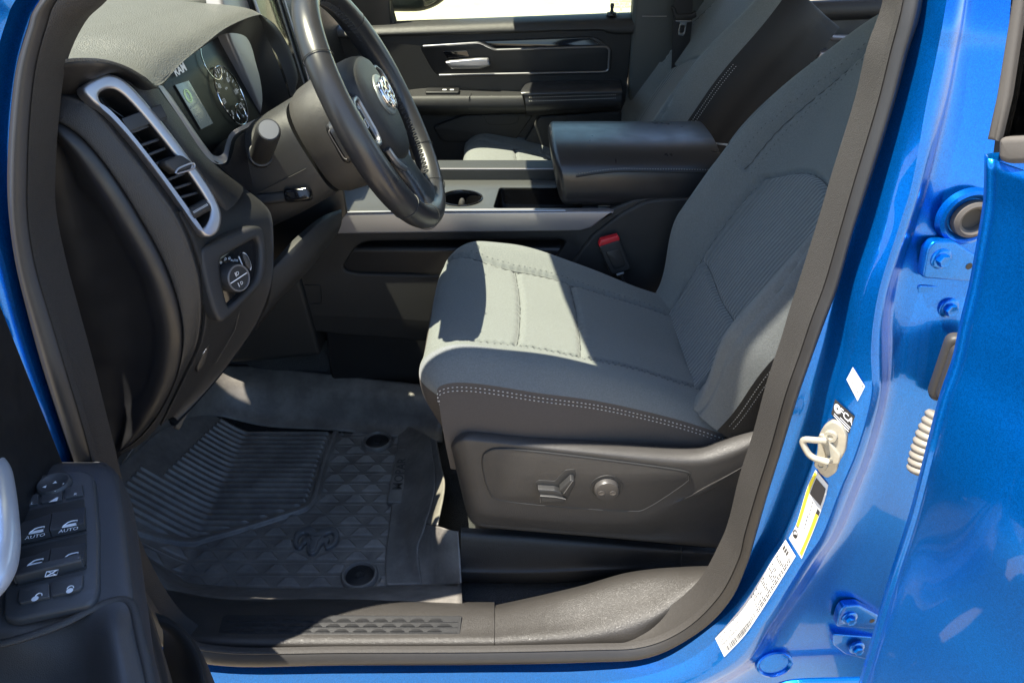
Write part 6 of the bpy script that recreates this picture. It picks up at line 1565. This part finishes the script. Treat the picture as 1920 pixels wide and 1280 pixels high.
# pale pull handle at the very edge of the picture
m = MB(); G = []
for v, ur, z in [(852, 4, .50), (862, 14, .50), (880, 22, .50), (920, 29, .498), (970, 34, .495), (1020, 36, .49), (1060, 30, .487), (1090, 18, .485), (1115, 2, .483), (1140, -14, .48)]:
    c_ = PZ(ur - 34, v, z); r_ = .0125
    G.append(c_)
m.tube(cr(G, 40), [.004 + .011 * math.sin(min(1, (i + 2) / 12) * math.pi / 2) * math.sin(min(1, (41 - i) / 10) * math.pi / 2) for i in range(40)], 18); m.build('pull_handle', material('pale_handle', (.62, .63, .65), rough=.3, metal=.5), ddoor, label='pale silver pull handle at the left picture edge')
# door edge below the armrest: ribbed strip, bottle pocket
m = MB(); a0 = [PZ(u, v, .30) for u, v in [(246, 1080), (258, 1120), (272, 1180), (285, 1240), (300, 1300)]]; b0 = [PZ(u, v, .27) for u, v in [(258, 1080), (272, 1115), (292, 1180), (310, 1240), (325, 1300)]]
A_, B_ = cr(a0, 60), cr(b0, 60); m.grid([crk([p, p * .5 + q * .5 + np.array([.002, 0, .002]), q, q + np.array([0, 0, -.03])], 4) for p, q in zip(A_, B_)]); rs_ = m.build('edge_strip', SOFTD, ddoor)
m = MB()
for i in range(0, 58, 1):
    m.tube([A_[i] + (CAM - A_[i]) * .004, B_[min(i + 2, 59)] + (CAM - B_[i]) * .004], .0010, 4)
m.build('strip_rib', GRAY, rs_)
rows = [[(292, 1150), (320, 1160), (352, 1185), (378, 1225), (398, 1300)], [(300, 1172), (322, 1186), (345, 1212), (362, 1250), (372, 1300)], [(306, 1190), (322, 1215), (335, 1245), (343, 1275), (348, 1310)]]
zz = [.185, .19, .15]
A = np.array([cr([PZ(u, v, z) for u, v in r_], 40) for r_, z in zip(rows, zz)])
m = MB(); m.grid(np.array([crk([A[0, j] + np.array([.0, .01, -.10]), A[0, j], A[1, j], A[2, j], A[2, j] + np.array([-.02, -.0, -.08])], 5) for j in range(40)])); m.build('bottle_pocket', SOFTD, ddoor)
m = MB(); m.tube([PZ(u, v, .283) for u, v in [(270, 1215), (282, 1250), (300, 1300)]], .0018, 6); m.build('edge_seam', TANRUB, ddoor)

# ------------------------------------------------------------------ rear door on the right, open
GE = [(1851, 290), (1850, 340), (1849, 370), (1840, 430), (1822, 530), (1805, 600), (1790, 670), (1766, 740), (1740, 840), (1715, 940), (1697, 1000), (1671, 1080), (1648, 1160), (1625, 1240), (1605, 1310), (1590, 1370)]
ge = cr([PS(u, v, -.030) for u, v in GE], 80)
rdv = np.array([.36, -.933, 0.]); rn = np.array([-.933, -.36, 0.])
G = []
for p in ge:
    bul = lambda s: rn * (.010 * math.sin(min(s / .5, 1) * math.pi / 2))
    zz_ = p[2]; crease = rn * (.010 * math.exp(-((zz_ - .42) / .10) ** 2) - .03 * max(0, -.05 - zz_))
    L = [p - rn * .045 + rdv * .012, p - rn * .018 - rdv * .001, p - rdv * .002, p + rn * .006 + rdv * .003]
    L += [p + rn * .0095 + rdv * .009, p + rn * .0075 + rdv * .014 , p + rn * .0095 + rdv * .022] + [p + rdv * s + bul(s) + rn * .008 + crease * min(1, s / .1) for s in (.05, .10, .2, .35, .6, .9)]
    G.append(crk(L, 4))
m = MB(); m.grid(G); rdoor = m.build('rear_door', BLUE, truck, ang=60, label='open blue rear door seen edge-on at the right', solid=.002)
top0 = ge[0]
RFr = Frame(top0, -rdv, (0, 0, 1)); RFr = RFr if np.dot(RFr.n, rn) > 0 else Frame(top0, rdv, (0, 0, 1))
def rpx(L, h=0): return RFr.off(h).pxs(L)
m = MB(); F_ = RFr.off(.014); m.plate(F_, [rc(F_.pxs([(1869, 258), (2050, 250), (2050, 306), (1884, 308), (1868, 300)]), .006)], .02, .006, 4); m.build('belt_moulding', TANRUB, rdoor)
m = MB(); F_ = RFr.off(.004); m.plate(F_, [F_.pxs([(1900, -60), (2060, -60), (2060, 262), (1874, 262)])], .004, .0005, back=True); m.build('window_glass', GLASSD, rdoor)
m = MB(); F_ = RFr.off(.012); m.plate(F_, [F_.pxs([(1908, -60), (1928, -60), (1915, 0), (1888, 180), (1868, 266), (1848, 262), (1866, 180), (1895, 0)])], .02, .004, 4, back=True); m.build('window_seal', TANRUB, rdoor)
m = MB(); F_ = RFr.off(-.02); m.plate(F_, [F_.pxs([(1905, -60), (2060, -60), (2060, 300), (1860, 300)])], .006, .001, back=True); m.build('inner_trim', BLACK, rdoor)
